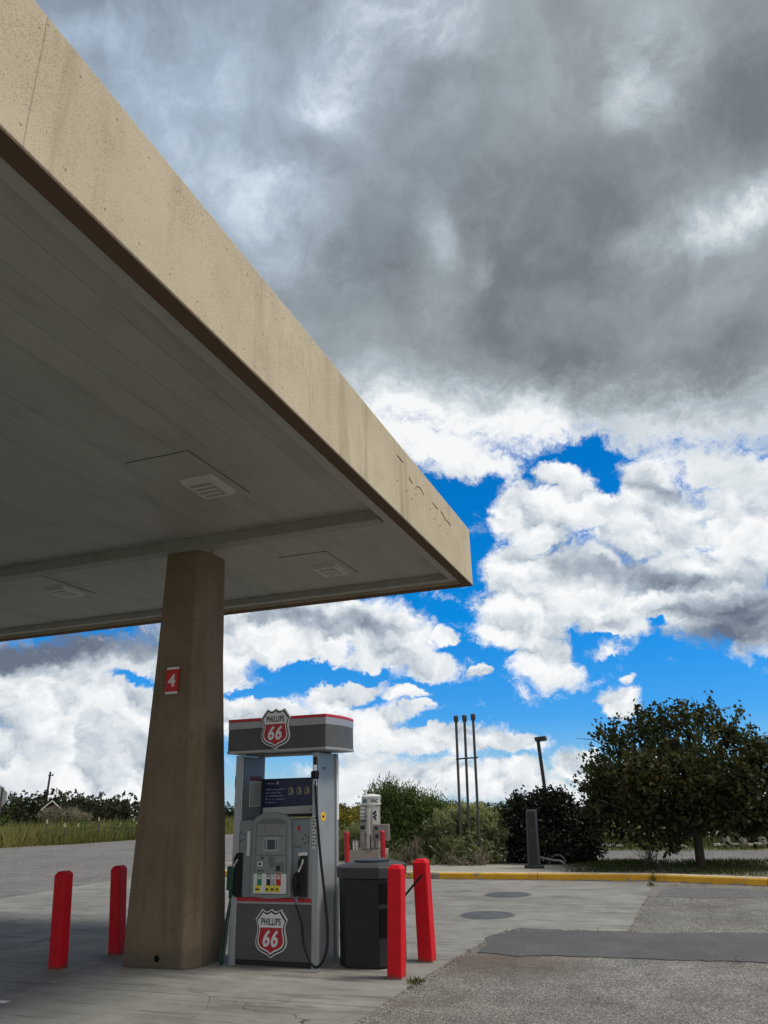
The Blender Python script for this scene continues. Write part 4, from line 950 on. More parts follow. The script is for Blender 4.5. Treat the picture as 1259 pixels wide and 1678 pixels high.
M_lamp = mat('lamp_post_brown', (0.035, 0.03, 0.028), 0.5, var=0.15)
LY = 20.8
b_, t_ = atY(906, 1385, LY), atY(881.8, 1213, LY)
dirn = (t_ - b_) / (t_.z - b_.z); base = b_ + dirn * (0.0 - b_.z)
lm = thing('lamp_post', base, 'leaning dark lamp post with a box lamp head behind the dark bush', 'lamp post')
tt = t_ - base
MB().loft([[(tt.x * k + sx * .040, tt.y * k + sy * .040, tt.z * k) for sx, sy in ((-1, -1), (1, -1), (1, 1), (-1, 1))] for k in (0, 1)]).build('pole', M_lamp, lm)
wh = atY(896.5, 1214, LY).x - atY(879, 1214, LY).x
hd = MB().box(tt.x - .06, -.16, tt.z - .03, tt.x - .06 + wh, .16, tt.z + .075).build('lamp_head', M_lamp, lm, bevel=0.012)
MB().box(tt.x + .08, -.13, tt.z - .037, tt.x - .09 + wh, .13, tt.z - .0305).build('lens', M_lens, hd)
hd.rotation_euler = (0, R(-5), 0); 
z_ = tt.z; hd.location = (-(z_) * math.sin(R(-5)) + tt.x * (1 - math.cos(R(-5))), 0, z_ * (1 - math.cos(R(-5))) + tt.x * math.sin(R(-5)))

# ------------------------------------------------------------------ things along the left edge of the lot
M_signback = mat('sign_back_metal', (0.34, 0.35, 0.35), 0.45, 0.4, var=0.12)
M_signpost = mat('sign_post_steel', (0.10, 0.10, 0.095), 0.6, 0.3, var=0.2)
SY = 25.6; c_ = atY(-9, 1307.5, SY); 
sp_ = thing('stop_sign', (c_.x, SY, 0.0), 'back of an octagonal road sign on a dark post at the left picture edge', 'road sign')
rad = (atY(6.5, 1307, SY) - c_).length
oc = MB().front([(rad * math.cos(R(22.5 + 45 * k)) , c_.z + rad * math.sin(R(22.5 + 45 * k))) for k in range(8)][::-1], -.02, .006); oc.build('sign_plate', M_signback, sp_)
for o in sp_.children: o.rotation_euler = (0, 0, R(38))
px_ = (atY(2, 1320, SY).x - c_.x)
MB().box(px_ - .05, -.06, 0, px_ + .05, -.03, c_.z + rad * .8).build('post', M_signpost, sp_)
dl = G(228, 1409); dt = atY(229.5, 1357, dl.y)
de = thing('delineator_post', (dl.x, dl.y, .004), 'thin grey marker post just left of the brown column', 'marker post')
MB().box(-.045, -.012, 0, .045, .012, dt.z).build('post', M_signback, de)
MB().box(-.035, -.0145, dt.z - .16, .035, -.0122, dt.z - .04).build('reflector', M_pale, de)

fn = thing('field_fence', (-26.5, 31.5, -.05), 'thin wire fence on slim posts standing in the tall grass', 'fence')
M_fpost = mat('fence_post_paint', (0.42, 0.38, 0.20), 0.7, var=0.3); M_tpost = mat('fence_tpost', (0.05, 0.06, 0.05), 0.7)
M_wire = mat('fence_wire', (0.10, 0.095, 0.09), 0.6, 0.5)
tops = []
for pxb, pyb, pxt, pyt, m_ in ((76, 1361, 77.5, 1343, 0), (106.5, 1356, 107, 1349, 0), (127.5, 1358, 129, 1349, 0), (160, 1378, 162.5, 1339, 1), (194.5, 1357, 198, 1349, 0), (219, 1355, 224, 1349, 0)):
    Y_ = {76: 27.7, 106.5: 28.2, 127.5: 28.6, 160: 29.4, 194.5: 30.2, 219: 31.2}[pxb]
    b_, t_ = atY(pxb, pyb, Y_), atY(pxt, pyt, Y_); d = (t_ - b_) / max(t_.z - b_.z, .05); b2 = b_ + d * (land(b_.x, b_.y) - .05 - b_.z)
    o_ = Vector(fn.location)
    fp = MB().tube([b2 - o_, t_ - o_], .022, 6).build('fence_post', M_tpost, fn)
    MB().tube([t_ - d * (.16 if m_ == 0 else .16) - o_, t_ - o_], .034, 6).build('post_tip', M_fpost, fp)
    tops.append(b2 - o_ + (t_ - b2) * .82)
tops.sort(key=lambda v: v.x)
for s_ in (1.0, .66): MB().tube([v * 1.0 - Vector((0, 0, v.z * (1 - s_))) for v in tops], .006, 5).build('fence_wire', M_wire, fn)
# ------------------------------------------------------------------ plants
def f_leaf(c0, c1, c2, tr=0.25):
    def fn(t, b, P):
        a = t.n('Attribute', attribute_name='tint').outputs['Fac']
        col = t.ramp(a, [(0.0, c0), (0.55, c1), (1.0, c2)])
        n = t.noise(P, 0.9, 3, 0.6)
        col = t.v('SCALE', col, scale=t.lin(n, 0.3, 0.7, 0.75, 1.25))
        b.inputs['Roughness'].default_value = 0.6; b.inputs['Specular IOR Level'].default_value = 0.25
        tl = t.n('BsdfTranslucent', {0: t.v('MULTIPLY', col, (1.25, 1.35, 0.7))}); mx_ = t.n('MixShader', {0: tr})
        t.links.new(b.outputs[0], mx_.inputs[1]); t.links.new(tl.outputs[0], mx_.inputs[2])
        t.links.new(mx_.outputs[0], t.nodes['Material Output'].inputs[0])
        return col
    return fn
M_bark = mat('bark', (0.060, 0.048, 0.038), 0.9, var=0.4, scale=7, bump=0.7, bscale=35)
M_bark2 = mat('grey_stem', (0.14, 0.12, 0.095), 0.9, var=0.3, scale=9, bump=0.4)
M_tree = mat('maple_leaves', None, 0.6, fn=f_leaf((0.019, 0.026, 0.010), (0.050, 0.060, 0.021), (0.125, 0.080, 0.027), .33))
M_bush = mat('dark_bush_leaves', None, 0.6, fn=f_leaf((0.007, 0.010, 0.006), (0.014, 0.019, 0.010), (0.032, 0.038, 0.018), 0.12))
M_tam = mat('feathery_leaves', None, 0.6, fn=f_leaf((0.045, 0.075, 0.022), (0.085, 0.13, 0.038), (0.15, 0.19, 0.06)))
M_sage = mat('grey_shrub_leaves', None, 0.7, fn=f_leaf((0.13, 0.15, 0.078), (0.28, 0.30, 0.165), (0.44, 0.44, 0.26), 0.35))
M_chami = mat('yellow_shrub_leaves', None, 0.7, fn=f_leaf((0.06, 0.07, 0.02), (0.16, 0.155, 0.035), (0.38, 0.30, 0.035), 0.15))
M_junip = mat('juniper_leaves', None, 0.7, fn=f_leaf((0.014, 0.020, 0.009), (0.034, 0.043, 0.018), (0.062, 0.070, 0.028), 0.15))
M_grassf = mat('field_grass', None, 0.8, fn=f_leaf((0.070, 0.090, 0.028), (0.215, 0.195, 0.070), (0.46, 0.38, 0.19), 0.35))
M_grass = mat('verge_grass', None, 0.8, fn=f_leaf((0.022, 0.040, 0.010), (0.045, 0.070, 0.018), (0.13, 0.12, 0.05), 0.25))
M_dry = mat('dry_twigs', None, 0.8, fn=f_leaf((0.14, 0.12, 0.09), (0.24, 0.21, 0.16), (0.36, 0.32, 0.25), 0.1))

def quads_mesh(name, C, U, V, tint, m_, parent=None):
    n = len(C); vs = np.empty((n, 4, 3), np.float32)
    vs[:, 0] = C - U; vs[:, 1] = C + V; vs[:, 2] = C + U; vs[:, 3] = C - V
    me = bpy.data.meshes.new(name); me.vertices.add(n * 4); me.vertices.foreach_set('co', vs.ravel())
    me.loops.add(n * 4); me.loops.foreach_set('vertex_index', np.arange(n * 4, dtype=np.int32))
    me.polygons.add(n); me.polygons.foreach_set('loop_start', np.arange(0, n * 4, 4, dtype=np.int32))
    at = me.attributes.new('tint', 'FLOAT', 'FACE'); at.data.foreach_set('value', np.asarray(tint, np.float32))
    me.update(calc_edges=True); me.materials.append(m_)
    o = bpy.data.objects.new(name, me); COL.objects.link(o)
    if parent: o.parent = parent
    return o
def unit(a): return a / np.maximum(np.linalg.norm(a, axis=1, keepdims=True), 1e-6)
def leaves(rs, lumps, n, size, sprig=14, spread=0.16, shell=0.55, up=0.0, slim=0.55, hole=0.0):
    """leaf quads in sprigs spread through a set of ellipsoid lumps (cx, cy, cz, rx, ry, rz)"""
    L_ = np.array(lumps, float); vol = (L_[:, 3] * L_[:, 4] * L_[:, 5]) ** 0.75; vol /= vol.sum()
    ns = max(1, n // sprig); k = rs.choice(len(L_), ns, p=vol)
    dirs = unit(rs.normal(size=(ns, 3))); rad = shell + (1 - shell) * rs.random(ns) ** 0.5
    rad = np.where(rs.random(ns) < 0.22, rs.random(ns) * shell, rad) * (1 + 0.16 * rs.normal(size=ns) * (rs.random(ns) < 0.35))
    S = L_[k, :3] + dirs * L_[k, 3:6] * rad[:, None]
    tone = rs.random(ns)
    ax = unit(dirs + rs.normal(size=(ns, 3)) * 0.5 + np.array([0, 0, up]))
    idx = np.repeat(np.arange(ns), sprig); m = len(idx)
    along = rs.random(m) * 2 - 1
    C = S[idx] + ax[idx] * (along * spread)[:, None] + rs.normal(size=(m, 3)) * spread * 0.38
    U = unit(rs.normal(size=(m, 3)) + ax[idx] * (0.8 + up)); W = unit(np.cross(U, rs.normal(size=(m, 3))))
    s_ = size * (0.6 + 0.8 * rs.random(m))
    tint = np.clip(0.55 * tone[idx] + 0.45 * rs.random(m), 0, 1)
    return C, U * s_[:, None], W * (s_ * slim)[:, None], tint
def branches(rs, root, lumps, r0, n_tw=2, mb=None):
    mb = mb or MB()
    for (cx_, cy_, cz_, rx, ry, rz) in lumps:
        e = Vector((cx_, cy_, cz_)); m1 = Vector(root).lerp(e, .45) + Vector((0, 0, -.08 * (e - Vector(root)).length))
        mb.tube(curve([root, m1, e], 4), [r0 * (1 - .85 * k / 8) for k in range(9)], 6)
        for _ in range(n_tw):
            q = e + Vector((rs.normal() * rx * .7, rs.normal() * ry * .7, abs(rs.normal()) * rz * .8)); mb.tube([tuple(m1.lerp(e, .6)), tuple(e.lerp(q, .55)), tuple(q)], [r0 * .3, r0 * .2, r0 * .08], 5)
    return mb

rs = np.random.RandomState(11)
# the tree on the right
TY = 17.45
tb = G(1150, 1424); tb = atY(1150, 1424, TY); tb.z = .10
tree = thing('maple_tree', tb, 'dark leafy tree with a short trunk in the grass strip behind the yellow kerb', 'tree')
lum = []
for px, py, r_, dy in ((1010, 1215, 36, -.2), (1060, 1195, 38, .3), (1100, 1185, 36, -.3), (1146, 1172, 32, .1), (1195, 1200, 42, .3), (1235, 1235, 36, -.2), (1275, 1250, 50, .2),
                       (985, 1258, 32, .2), (972, 1288, 26, -.2), (1000, 1290, 48, -.5), (1060, 1265, 60, .5), (1060, 1285, 58, -.8), (1130, 1255, 66, -.6), (1140, 1260, 66, .8), (1200, 1290, 62, -.5), (1215, 1290, 60, .7), (1270, 1310, 56, 0),
                       (1000, 1332, 42, .2), (1055, 1338, 46, -.5), (1110, 1338, 46, .4), (1165, 1330, 42, -.6), (1210, 1335, 42, .4), (1100, 1372, 24, -.7), (1255, 1340, 40, .2), (1095, 1392, 8, -.8), (980, 1318, 24, 0)):
    c = atY(px, py, TY + dy) - tb; s_ = (atY(px + r_, py, TY) - atY(px, py, TY)).length
    lum.append((c.x, c.y, c.z, s_, s_ * 1.05, s_ * .92))
tm = MB(); trunk_top = Vector((.02, 0, .72))
tm.tube(curve([(0, 0, -.05), (.005, 0, .1), (.01, 0, .4), trunk_top], 4), [.125, .11, .100, .095, .092, .09, .09, .09, .088, .088, .09, .092, .095], 12)
branches(rs, tuple(trunk_top - Vector((0, 0, .05))), lum[:-3], .05, 2, tm)
tm.build('trunk', M_bark, tree, smooth=True)
C, U, V, ti = leaves(rs, lum, 27000, .052, 14, .17, .55, .1, .62)
red = np.exp(-(((C[:, 0] - lum[10][0]) / .5) ** 2 + ((C[:, 2] - lum[10][2]) / .5) ** 2)); ti = np.clip(ti * .80 + red * .35 * rs.random(len(ti)), 0, 1)
quads_mesh('crown', C, U, V, ti, M_tree, tree)

def shrub(name, px0, pyb, Y, lumps_px, m_, n, size, label, cat, group=None, up=0.3, slim=.4, sprig=12, spread=.12, shell=.5, flower=None, stems=10, zb=.10, depth=.8, tw=0.0):
    b_ = atY(px0, pyb, Y); b_.z = zb
    r = thing(name, b_, label, cat, group); lum = []
    for px, py, rx, ry, dy in lumps_px:
        c = atY(px, py, Y + dy) - b_; sx = (atY(px + rx, py, Y) - atY(px, py, Y)).length; sz = (atY(px, py + ry, Y) - atY(px, py, Y)).length
        lum.append((c.x, c.y, c.z, sx, max(sx, sz) * depth, sz))
    mb = MB()
    for k in range(stems):
        l = lum[k % len(lum)]; e = Vector((l[0] + rs.normal() * l[3] * .4, l[1] + rs.normal() * l[4] * .4, l[2] + l[5] * rs.uniform(0, .8)))
        bs = Vector((e.x * .35 + rs.normal() * .08, e.y * .3, -.03)); mb.tube(curve([bs, bs.lerp(e, .5) + Vector((rs.normal() * .06, rs.normal() * .06, 0)), e], 3), [.022, .020, .018, .015, .012, .009, .006], 5)
    mb.build('stem', M_bark2, r, smooth=True)
    C, U, V, ti = leaves(rs, lum, n, size, sprig, spread, shell, up, slim)
    keep = C[:, 2] > -.05
    if flower is not None:                 # the uppermost sprigs carry the pale or yellow heads
        top = np.clip((C[:, 2] - flower) / .25, 0, 1); ti = np.clip(ti * .6 + top * .4, 0, 1)
    quads_mesh('foliage', C[keep], U[keep], V[keep], ti[keep], m_, r)
    return r
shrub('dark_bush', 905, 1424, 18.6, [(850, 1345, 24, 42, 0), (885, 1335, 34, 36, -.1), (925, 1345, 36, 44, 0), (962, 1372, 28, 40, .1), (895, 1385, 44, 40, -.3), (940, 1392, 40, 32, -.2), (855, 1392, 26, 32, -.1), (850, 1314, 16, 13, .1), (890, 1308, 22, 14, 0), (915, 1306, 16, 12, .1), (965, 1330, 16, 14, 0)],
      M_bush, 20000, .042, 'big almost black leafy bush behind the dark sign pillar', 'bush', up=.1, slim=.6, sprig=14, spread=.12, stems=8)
shrub('rabbitbrush', 765, 1424, 18.5, [(735, 1360, 34, 32, .1), (775, 1350, 38, 30, .2), (805, 1372, 28, 36, 0), (760, 1392, 42, 30, -.2), (800, 1400, 26, 24, -.2), (715, 1385, 24, 30, 0)],
      M_sage, 34000, .055, 'wide grey-green rounded shrub behind the three vent pipes', 'shrub', up=.8, slim=.30, sprig=16, spread=.10, flower=.95, stems=14)
shrub('feathery_shrub', 660, 1420, 18.9, [(640, 1345, 36, 46, 0), (675, 1345, 40, 44, .1), (705, 1350, 28, 34, .2), (655, 1385, 44, 34, -.2), (700, 1372, 26, 34, 0), (620, 1322, 16, 34, .1), (640, 1310, 15, 30, 0), (668, 1316, 17, 28, 0), (715, 1335, 14, 24, .1), (695, 1330, 14, 24, .1)],
      M_tam, 30000, .068, 'tall feathery green shrub right of the air machine', 'shrub', up=1.3, slim=.17, sprig=16, spread=.20, shell=.4, stems=14)
shrub('sapling', 712, 1420, 19.3, [(712, 1306, 7, 16, 0), (716, 1322, 10, 14, 0), (708, 1325, 9, 12, 0)], M_tam, 420, .045, 'thin pale sprig rising above the shrubs, left of the vent pipes', 'sapling', up=1.2, slim=.15, spread=.14, stems=5)
shrub('dry_shrub', 675, 1424, 17.9, [(660, 1398, 18, 12, 0), (682, 1386, 6, 22, 0)], M_dry, 800, .05, 'dry grey twiggy shrub in front of the feathery green shrub', 'dry shrub', up=1.4, slim=.07, sprig=10, spread=.16, stems=12)
shrub('dry_shrub', 790, 1426, 17.6, [(790, 1408, 16, 12, 0), (745, 1410, 14, 10, 0)], M_dry, 900, .05, 'dry grey twiggy shrub at the foot of the vent pipes', 'dry shrub', up=1.4, slim=.07, sprig=10, spread=.14, stems=10)
shrub('low_shrub', 640, 1424, 17.9, [(640, 1412, 26, 10, 0), (700, 1414, 26, 9, 0)], M_sage, 2600, .045, 'low olive shrub between the air machine and the leaning bollard', 'shrub', up=.9, slim=.16, spread=.08, stems=6)
shrub('yellow_shrub', 575, 1400, 21.5, [(560, 1340, 20, 14, 0), (583, 1338, 20, 13, .2), (572, 1355, 28, 16, 0), (600, 1352, 18, 14, 0)], M_chami, 6000, .055, 'yellow flowering shrub left of the air machine, behind the pump', 'shrub', up=.9, slim=.2, spread=.10, flower=.6, stems=8)
shrub('grey_shrub', 570, 1418, 19.2, [(560, 1378, 22, 22, 0), (586, 1372, 20, 22, .1), (572, 1398, 28, 18, 0), (555, 1405, 16, 14, 0)], M_sage, 6500, .05, 'pale grey shrub beneath the yellow flowering shrub, left of the air machine', 'shrub', up=.9, slim=.16, spread=.10, stems=8)
shrub('yellow_shrub', 730, 1400, 21.6, [(715, 1335, 22, 12, 0), (735, 1330, 20, 10, 0), (690, 1338, 18, 10, 0)], M_chami, 3600, .055, 'yellow flowering shrub behind the vent pipes, right of the feathery shrub', 'shrub', up=.9, slim=.2, spread=.10, flower=.8, stems=6)
shrub('small_weed', 1062, 1420, 17.9, [(1062, 1402, 16, 16, 0)], M_dry, 260, .06, 'small bare twiggy weed left of the tree trunk', 'weed', up=1.6, slim=.06, spread=.12, stems=9)
for lst, lab in (((990, 1372, [(985, 1362, 26, 20, 0), (1010, 1368, 20, 16, 0)]), 'grey bush beyond the back road, beside the dark bush'), ((1055, 1380, [(1050, 1370, 26, 14, 0), (1080, 1372, 20, 12, 0)]), 'grey bush beyond the back road, under the middle of the tree'),
                 ((1215, 1385, [(1205, 1366, 22, 18, 0), (1230, 1364, 24, 20, 0)]), 'grey bush beyond the back road, right of the trunk'), ((1270, 1385, [(1262, 1358, 24, 26, 0), (1290, 1362, 24, 22, 0)]), 'grey bush beyond the back road at the right picture edge')):
    shrub('roadside_bush', lst[0], lst[1], 27.5, lst[2], M_sage, 2600, .08, lab, 'bush', 'bushes beyond the back road', up=.6, slim=.3, spread=.16, stems=4, zb=-.03)

# bits of old fencing beyond the back road
M_log = mat('grey_timber', (0.26, 0.235, 0.20), 0.85, var=0.3, scale=6)
for px, pyt, pyb, lab in ((1192, 1366, 1391, 'weathered timber post beyond the back road, right of the trunk'), (1219, 1372, 1391, 'weathered timber post beyond the back road, further right'), (1251, 1372, 1390, 'weathered timber post beyond the back road at the right edge')):
    b_ = G(px, pyb, -.03); t_ = atY(px, pyt, b_.y)
    o = MB().tube([(0, 0, -.1), (.02, 0, t_.z + .03)], [.11, .09], 9).build('timber_post', M_log, None, smooth=True); o.location = (b_.x, b_.y, -.03); tag(o, lab, 'post', 'timber posts beyond the back road')
for (xa, ya, xb, yb), lab in (((1170, 1386, 1212, 1384.5), 'fallen pale log left of the timber posts'), ((1225, 1386, 1262, 1383.5), 'fallen pale log right of the timber posts'), ((975, 1388, 1022, 1387), 'fallen pale log in the grass beside the dark bush'), ((1085, 1386, 1125, 1388), 'fallen pale log in the grass under the tree')):
    p, q = G(xa, ya, .06), G(xb, yb, .06); o = MB().tube([(0, 0, 0), tuple((q - p) * .5 + Vector((0, 0, .02))), tuple(q - p)], [.06, .055, .04], 8).build('log', M_log, None, smooth=True); o.location = p; tag(o, lab, 'log', 'fallen logs beyond the back road')

# grass
def blades(pts, hgt, rs_, tint0=0.0, tint1=1.0, lean=.35, w=.010):
    n = len(pts); h = hgt * (0.5 + 0.8 * rs_.random(n)); d = unit(np.stack([rs_.normal(size=n) * lean, rs_.normal(size=n) * lean, np.ones(n)], 1))
    a = rs_.random(n) * 6.283; W = np.stack([np.cos(a), np.sin(a), np.zeros(n)], 1) * (w * (0.6 + 0.8 * rs_.random(n)))[:, None]
    U = d * (h / 2)[:, None]; return pts + U, U, W
def strip_grass(name, poly_fn, n, hgt, m_, w=.006):
    P_ = poly_fn(n); C, U, V = blades(P_, hgt, rs, w=w); ti = np.clip(rs.random(len(P_)) * .75 + .12, 0, 1)
    tag(quads_mesh(name, C, U, V, ti, m_), kind='stuff')
def verge(n):
    px = rs.uniform(925, 1330, n); o = np.empty((n, 3))
    ky = np.interp(px, [925, 1070, 1259, 1330], [15.95 + .2, 15.95 + .17, 15.45 + .2, 15.0 + .25])
    for i in range(n):
        d = ray(px[i], 1425); Y = ky[i] + rs.random() ** 0.8 * (18.85 - ky[i]); o[i] = (d.x / d.y * Y, Y, .10)
    keep = np.sin(o[:, 0] * 3.1 + np.sin(o[:, 1] * 4)) + rs.normal(size=n) * .8 > -.7
    edge = rs.random(n) < np.clip((o[:, 0] + 2.75) / .9, 0, 1)
    return o[keep & edge]
strip_grass('verge_grass', verge, 15000, .085, M_grass)
def farverge(n):
    o = np.stack([rs.uniform(-7, 9, n), 23.5 + 5.5 * rs.random(n), np.full(n, -.03)], 1); return o
strip_grass('roadside_grass', farverge, 16000, .20, M_grass, w=.010)
def field(n):                              # tall bunches between the lot and the junipers
    c = []
    while len(c) < n:
        a = R(rs.uniform(15, 56)); r_ = 30 * (3.4 ** rs.random()); x, y = -r_ * math.sin(a), r_ * math.cos(a)
        e0, e1 = Vector((-26.3, 25.6)), Vector((-23.6, 30.9)); dd = e1 - e0
        if dd.x * (y - e0.y) - dd.y * (x - e0.x) < .6 or (x > -20.6 and y < 37.5): continue
        c.append((x, y, land(x, y)))
    return np.array(c)
T_ = field(6500); k = np.repeat(np.arange(len(T_)), 20); bt = rs.random(len(T_))
pts = T_[k] + np.stack([rs.normal(size=len(k)) * .32, rs.normal(size=len(k)) * .32, np.zeros(len(k))], 1)
hv = np.repeat(rs.uniform(.55, 1.35, len(T_)), 20); C, U, V = blades(pts, .78, rs, lean=.30, w=.018); C = pts + (C - pts) * hv[:, None]; U = U * hv[:, None]
zone = 0.5 + 0.5 * np.sin(pts[:, 0] * .35 + 1.7 * np.sin(pts[:, 1] * .21))
ti = np.clip(-.05 + .35 * bt[k] + .25 * rs.random(len(k)) + .35 * zone + .15 * (np.hypot(pts[:, 0], pts[:, 1]) - 40) / 60, 0, 1)
tag(quads_mesh('tall_grass', C, U, V, ti, M_grassf), kind='stuff')
# small rooted weeds along the joints
def weed(px, py, h, n, lab):
    p = G(px, py, .012); r = thing('weed', p, lab, 'weed', 'weeds in the pavement joints')
    P_ = np.zeros((n, 3)); P_[:, :2] = rs.normal(size=(n, 2)) * .04; C, U, V = blades(P_, h, rs, lean=.7, w=.008)
    quads_mesh('blade_tuft', C, U, V, rs.random(n), M_grass, r)
weed(1072, 1443, .13, 90, 'small green weed growing against the yellow kerb, at the concrete joint')
weed(682, 1611, .05, 60, 'small green weed at the foot of the bollard in front of the bin')
weed(1068, 1452, .06, 40, 'small green weed in the joint just below the yellow kerb')

# far junipers
def juniper_mesh(seed, n=6500):
    r2 = np.random.RandomState(seed); lum = [(r2.normal() * .28, r2.normal() * .28, .46 + .16 * r2.normal(), .30, .30, .26) for _ in range(7)] + [(0, 0, .40, .46, .46, .40), (0, 0, .70, .28, .28, .25)]
    return leaves(r2, lum, n, .024, 12, .035, .45, .3, .6)
protos = []
def juniper(px, pyt, D, wpx, lab, grp='junipers along the field edge'):
    d = ray(px, pyt); hd_ = math.hypot(d.x, d.y); p = Vector((d.x / hd_ * D, d.y / hd_ * D, 0)); zg = land(p.x, p.y)
    ztop = EYE + d.z / hd_ * D; H = max(ztop - zg, 1.5); w = (ray(px + wpx * 1.35, pyt) - ray(px, pyt)).length / hd_ * D
    r = thing('juniper_tree', (p.x, p.y, zg), lab, 'tree', grp)
    if len(protos) < 4:
        C, U, V, ti = juniper_mesh(40 + len(protos)); cr = quads_mesh('crown', C, U, V, ti, M_junip, r)
        tk = MB().tube([(0, 0, -.02), (.02, 0, .25), (0, .02, .55)], [.05, .035, .015], 7).build('trunk', M_bark, r, smooth=True)
        protos.append((cr, tk))
    else:
        for o in protos[rnd.randrange(4)]:
            c = o.copy(); COL.objects.link(c); c.parent = r
    r.scale = (w, w, H); r.rotation_euler = (0, 0, rnd.uniform(0, 6.28))
JL = [(-25, 1292, 70, 60, 'at the left picture edge behind the road sign'), (12, 1297, 92, 50, 'just right of the road sign'), (44, 1288, 80, 62, 'the broad one left of the utility pole'), (70, 1300, 96, 40, 'left of the small gabled house'), (96, 1290, 105, 50, 'behind the gabled house'),
      (122, 1291, 100, 52, 'right of the gabled house'), (150, 1297, 92, 46, 'in the middle of the left tree line'), (164, 1295, 84, 46, 'left of the pointed juniper'), (208, 1294, 72, 56, 'broad pointed one nearest the brown column on the left'), (188, 1301, 88, 40, 'in the gap left of the column'), (236, 1303, 84, 46, 'partly hidden by the brown column'),
      (300, 1306, 90, 60, 'hidden mostly behind the brown column'), (374, 1311, 84, 44, 'between the brown column and the pump'), (352, 1309, 92, 50, 'beside the right edge of the brown column')]
for px, py, D, w, lab in JL: juniper(px, py, D, w, 'dark juniper ' + lab)
JL += [(62, 1303, 66, 34, 'low one in front of the left slope of the gabled house'), (113, 1313, 66, 32, 'low one in front of the right slope of the gabled house'), (139, 1293, 78, 46, 'behind the tall fence post'), (222, 1298, 76, 44, 'close left of the brown column')]
JR = [(530, 1314, 84, 50, 'behind the right pillar of the pump'), (650, 1310, 90, 50, 'behind the feathery green shrub'), (680, 1312, 84, 44, 'between the feathery shrub and the thin sprig'), (748, 1310, 96, 40, 'behind the left vent pipe'), (783, 1311, 88, 40, 'behind the right vent pipe'), (860, 1312, 84, 50, 'behind the dark bush'), (920, 1312, 82, 60, 'behind the lamp post'), (962, 1314, 86, 50, 'behind the gap between bush and leafy tree'),
      (560, 1313, 90, 30, 'left of the air machine behind the yellow shrub'), (590, 1311, 84, 40, 'just behind the AIR VAC sign'), (615, 1314, 96, 40, 'right of the AIR VAC sign'), (705, 1312, 88, 36, 'behind the thin sprig'), (733, 1306, 80, 40, 'left of the vent pipes'), (765, 1313, 92, 40, 'behind the vent pipes'), (800, 1313, 86, 44, 'right of the vent pipes'), (826, 1310, 78, 44, 'left of the dark bush'), (1000, 1330, 70, 60, 'behind the left part of the leafy tree'), (1100, 1328, 76, 70, 'behind the middle of the leafy tree'), (1200, 1325, 80, 70, 'behind the right part of the leafy tree'), (1275, 1322, 74, 60, 'at the right picture edge')]
for px, py, D, w, lab in JR: juniper(px, py, D, w, 'dark distant juniper ' + lab, 'junipers far beyond the shrubs')

# gabled house and utility pole in the far trees
M_wall = mat('house_wall', (0.02, 0.018, 0.016), 0.9, var=0.2); M_wtrim = mat('gable_trim', (0.62, 0.61, 0.58), 0.6); M_roof = mat('house_roof', (0.06, 0.06, 0.062), 0.8)
d = ray(86, 1312); hd_ = math.hypot(d.x, d.y); D = 74
hp = Vector((d.x / hd_ * D, d.y / hd_ * D, 0)); zg = land(hp.x, hp.y); apex = EYE + d.z / hd_ * D - zg
ho = thing('gabled_house', (hp.x, hp.y, zg), 'small dark house gable with white edge boards among the far junipers', 'house')
hw = .62; eave = apex - .55
MB().front([(-hw, 0), (hw, 0), (hw, eave), (0, apex - .06), (-hw, eave)], 0, 3.0).build('wall', M_wall, ho)
rf = MB()
for s_ in (-1, 1): rf.loft([[(0, y, apex - .05), (s_ * (hw + .18), y, eave - .2), (s_ * (hw + .18), y, eave - .12), (0, y, apex + .03)] for y in (-.12, 3.1)])
rf.build('roof', M_roof, ho)
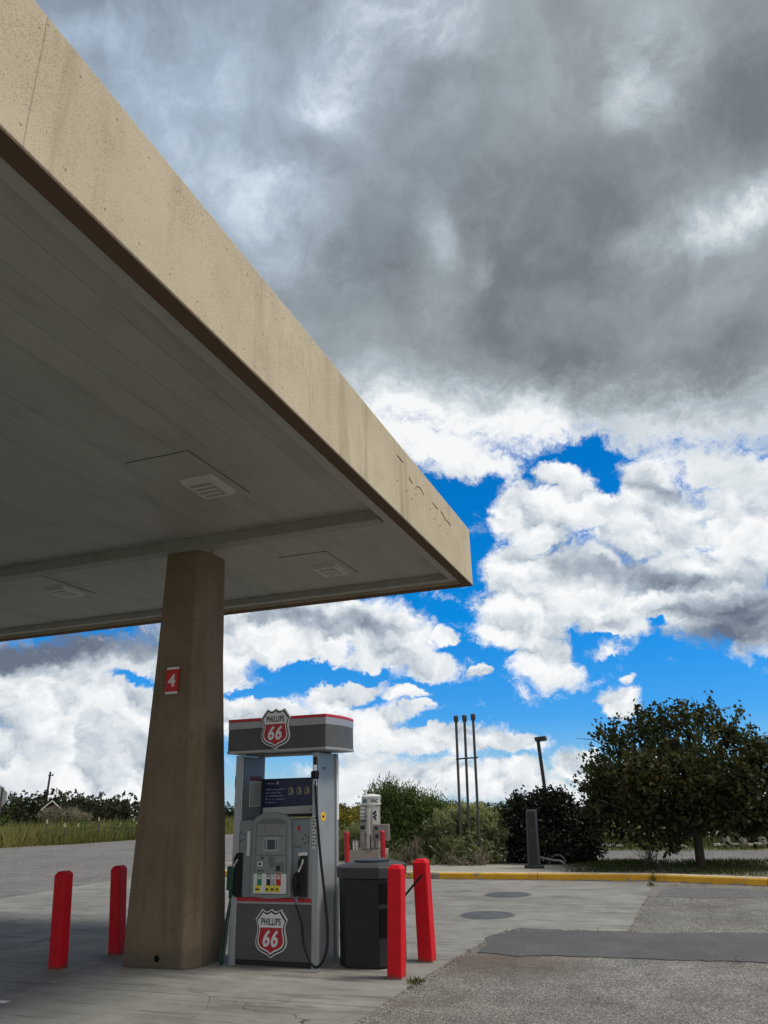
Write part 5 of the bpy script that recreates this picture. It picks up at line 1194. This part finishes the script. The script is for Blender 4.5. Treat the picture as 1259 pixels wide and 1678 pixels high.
for s_ in (-1, 1): MB().loft([[(0, y, apex - .07), (s_ * (hw + .2), y, eave - .24), (s_ * (hw + .2), y, eave - .12), (0, y, apex + .05)] for y in (-.17, -.122)]).build('edge_board', M_wtrim, ho)
ho.rotation_euler = (0, 0, math.atan2(-hp.x, hp.y))
d = ray(83, 1264.5); hd_ = math.hypot(d.x, d.y); D = 112
pp = Vector((d.x / hd_ * D, d.y / hd_ * D, 0)); zg = land(pp.x, pp.y); top = EYE + d.z / hd_ * D - zg
up_ = thing('utility_pole', (pp.x, pp.y, zg), 'thin distant utility pole standing above the far junipers', 'utility pole')
MB().tube([(-.25, 0, 0), (0, 0, top)], [.17, .12], 8).build('pole', M_bark, up_, smooth=True)
MB().box(-.25, -.08, top - .55, .55, .02, top - .42).build('crossarm', M_bark, up_)
MB().lathe([(.07, 0), (.08, .1), (.03, .2)], 8, (.48, -.03, top - .42)).build('insulator', M_blackp, up_)

# low brush between the bunches of grass
br = []
for k in range(150):
    p_ = T_[rs.randint(len(T_))]; s_ = rs.uniform(.25, .6); br.append((p_[0], p_[1], p_[2] + s_ * .75, s_ * 1.3, s_ * 1.3, s_))
for px, py, s_ in ((12, 1368, .75), (-10, 1366, .7), (130, 1366, .75), (118, 1370, .6), (142, 1369, .55), (205, 1362, .5), (190, 1366, .5)):
    d = ray(px, py); Y = 32.0 if px > 100 else 30.0; br.append((d.x / d.y * Y, Y, s_ * .7 - .05, s_ * 1.4, s_ * 1.2, s_))
C, U, V, ti = leaves(rs, br, 26000, .075, 12, .14, .4, 1.0, .22)
tag(quads_mesh('field_brush', C, U, V, ti * .75, M_tam), kind='stuff')

mound = []
for px, py, s_ in ((86, 1333, .55), (98, 1334, .6), (112, 1333, .55), (126, 1336, .5), (74, 1336, .45), (140, 1338, .4)):
    d = ray(px, py); Y = 50.0; mound.append((d.x / d.y * Y, Y, EYE + d.z / d.y * Y, s_ * 1.6, s_, s_ * .8))
C, U, V, ti = leaves(rs, mound, 5000, .09, 12, .16, .4, 1.0, .18)
tag(quads_mesh('dry_brush', C, U, V, ti * .8, M_dry), kind='stuff')
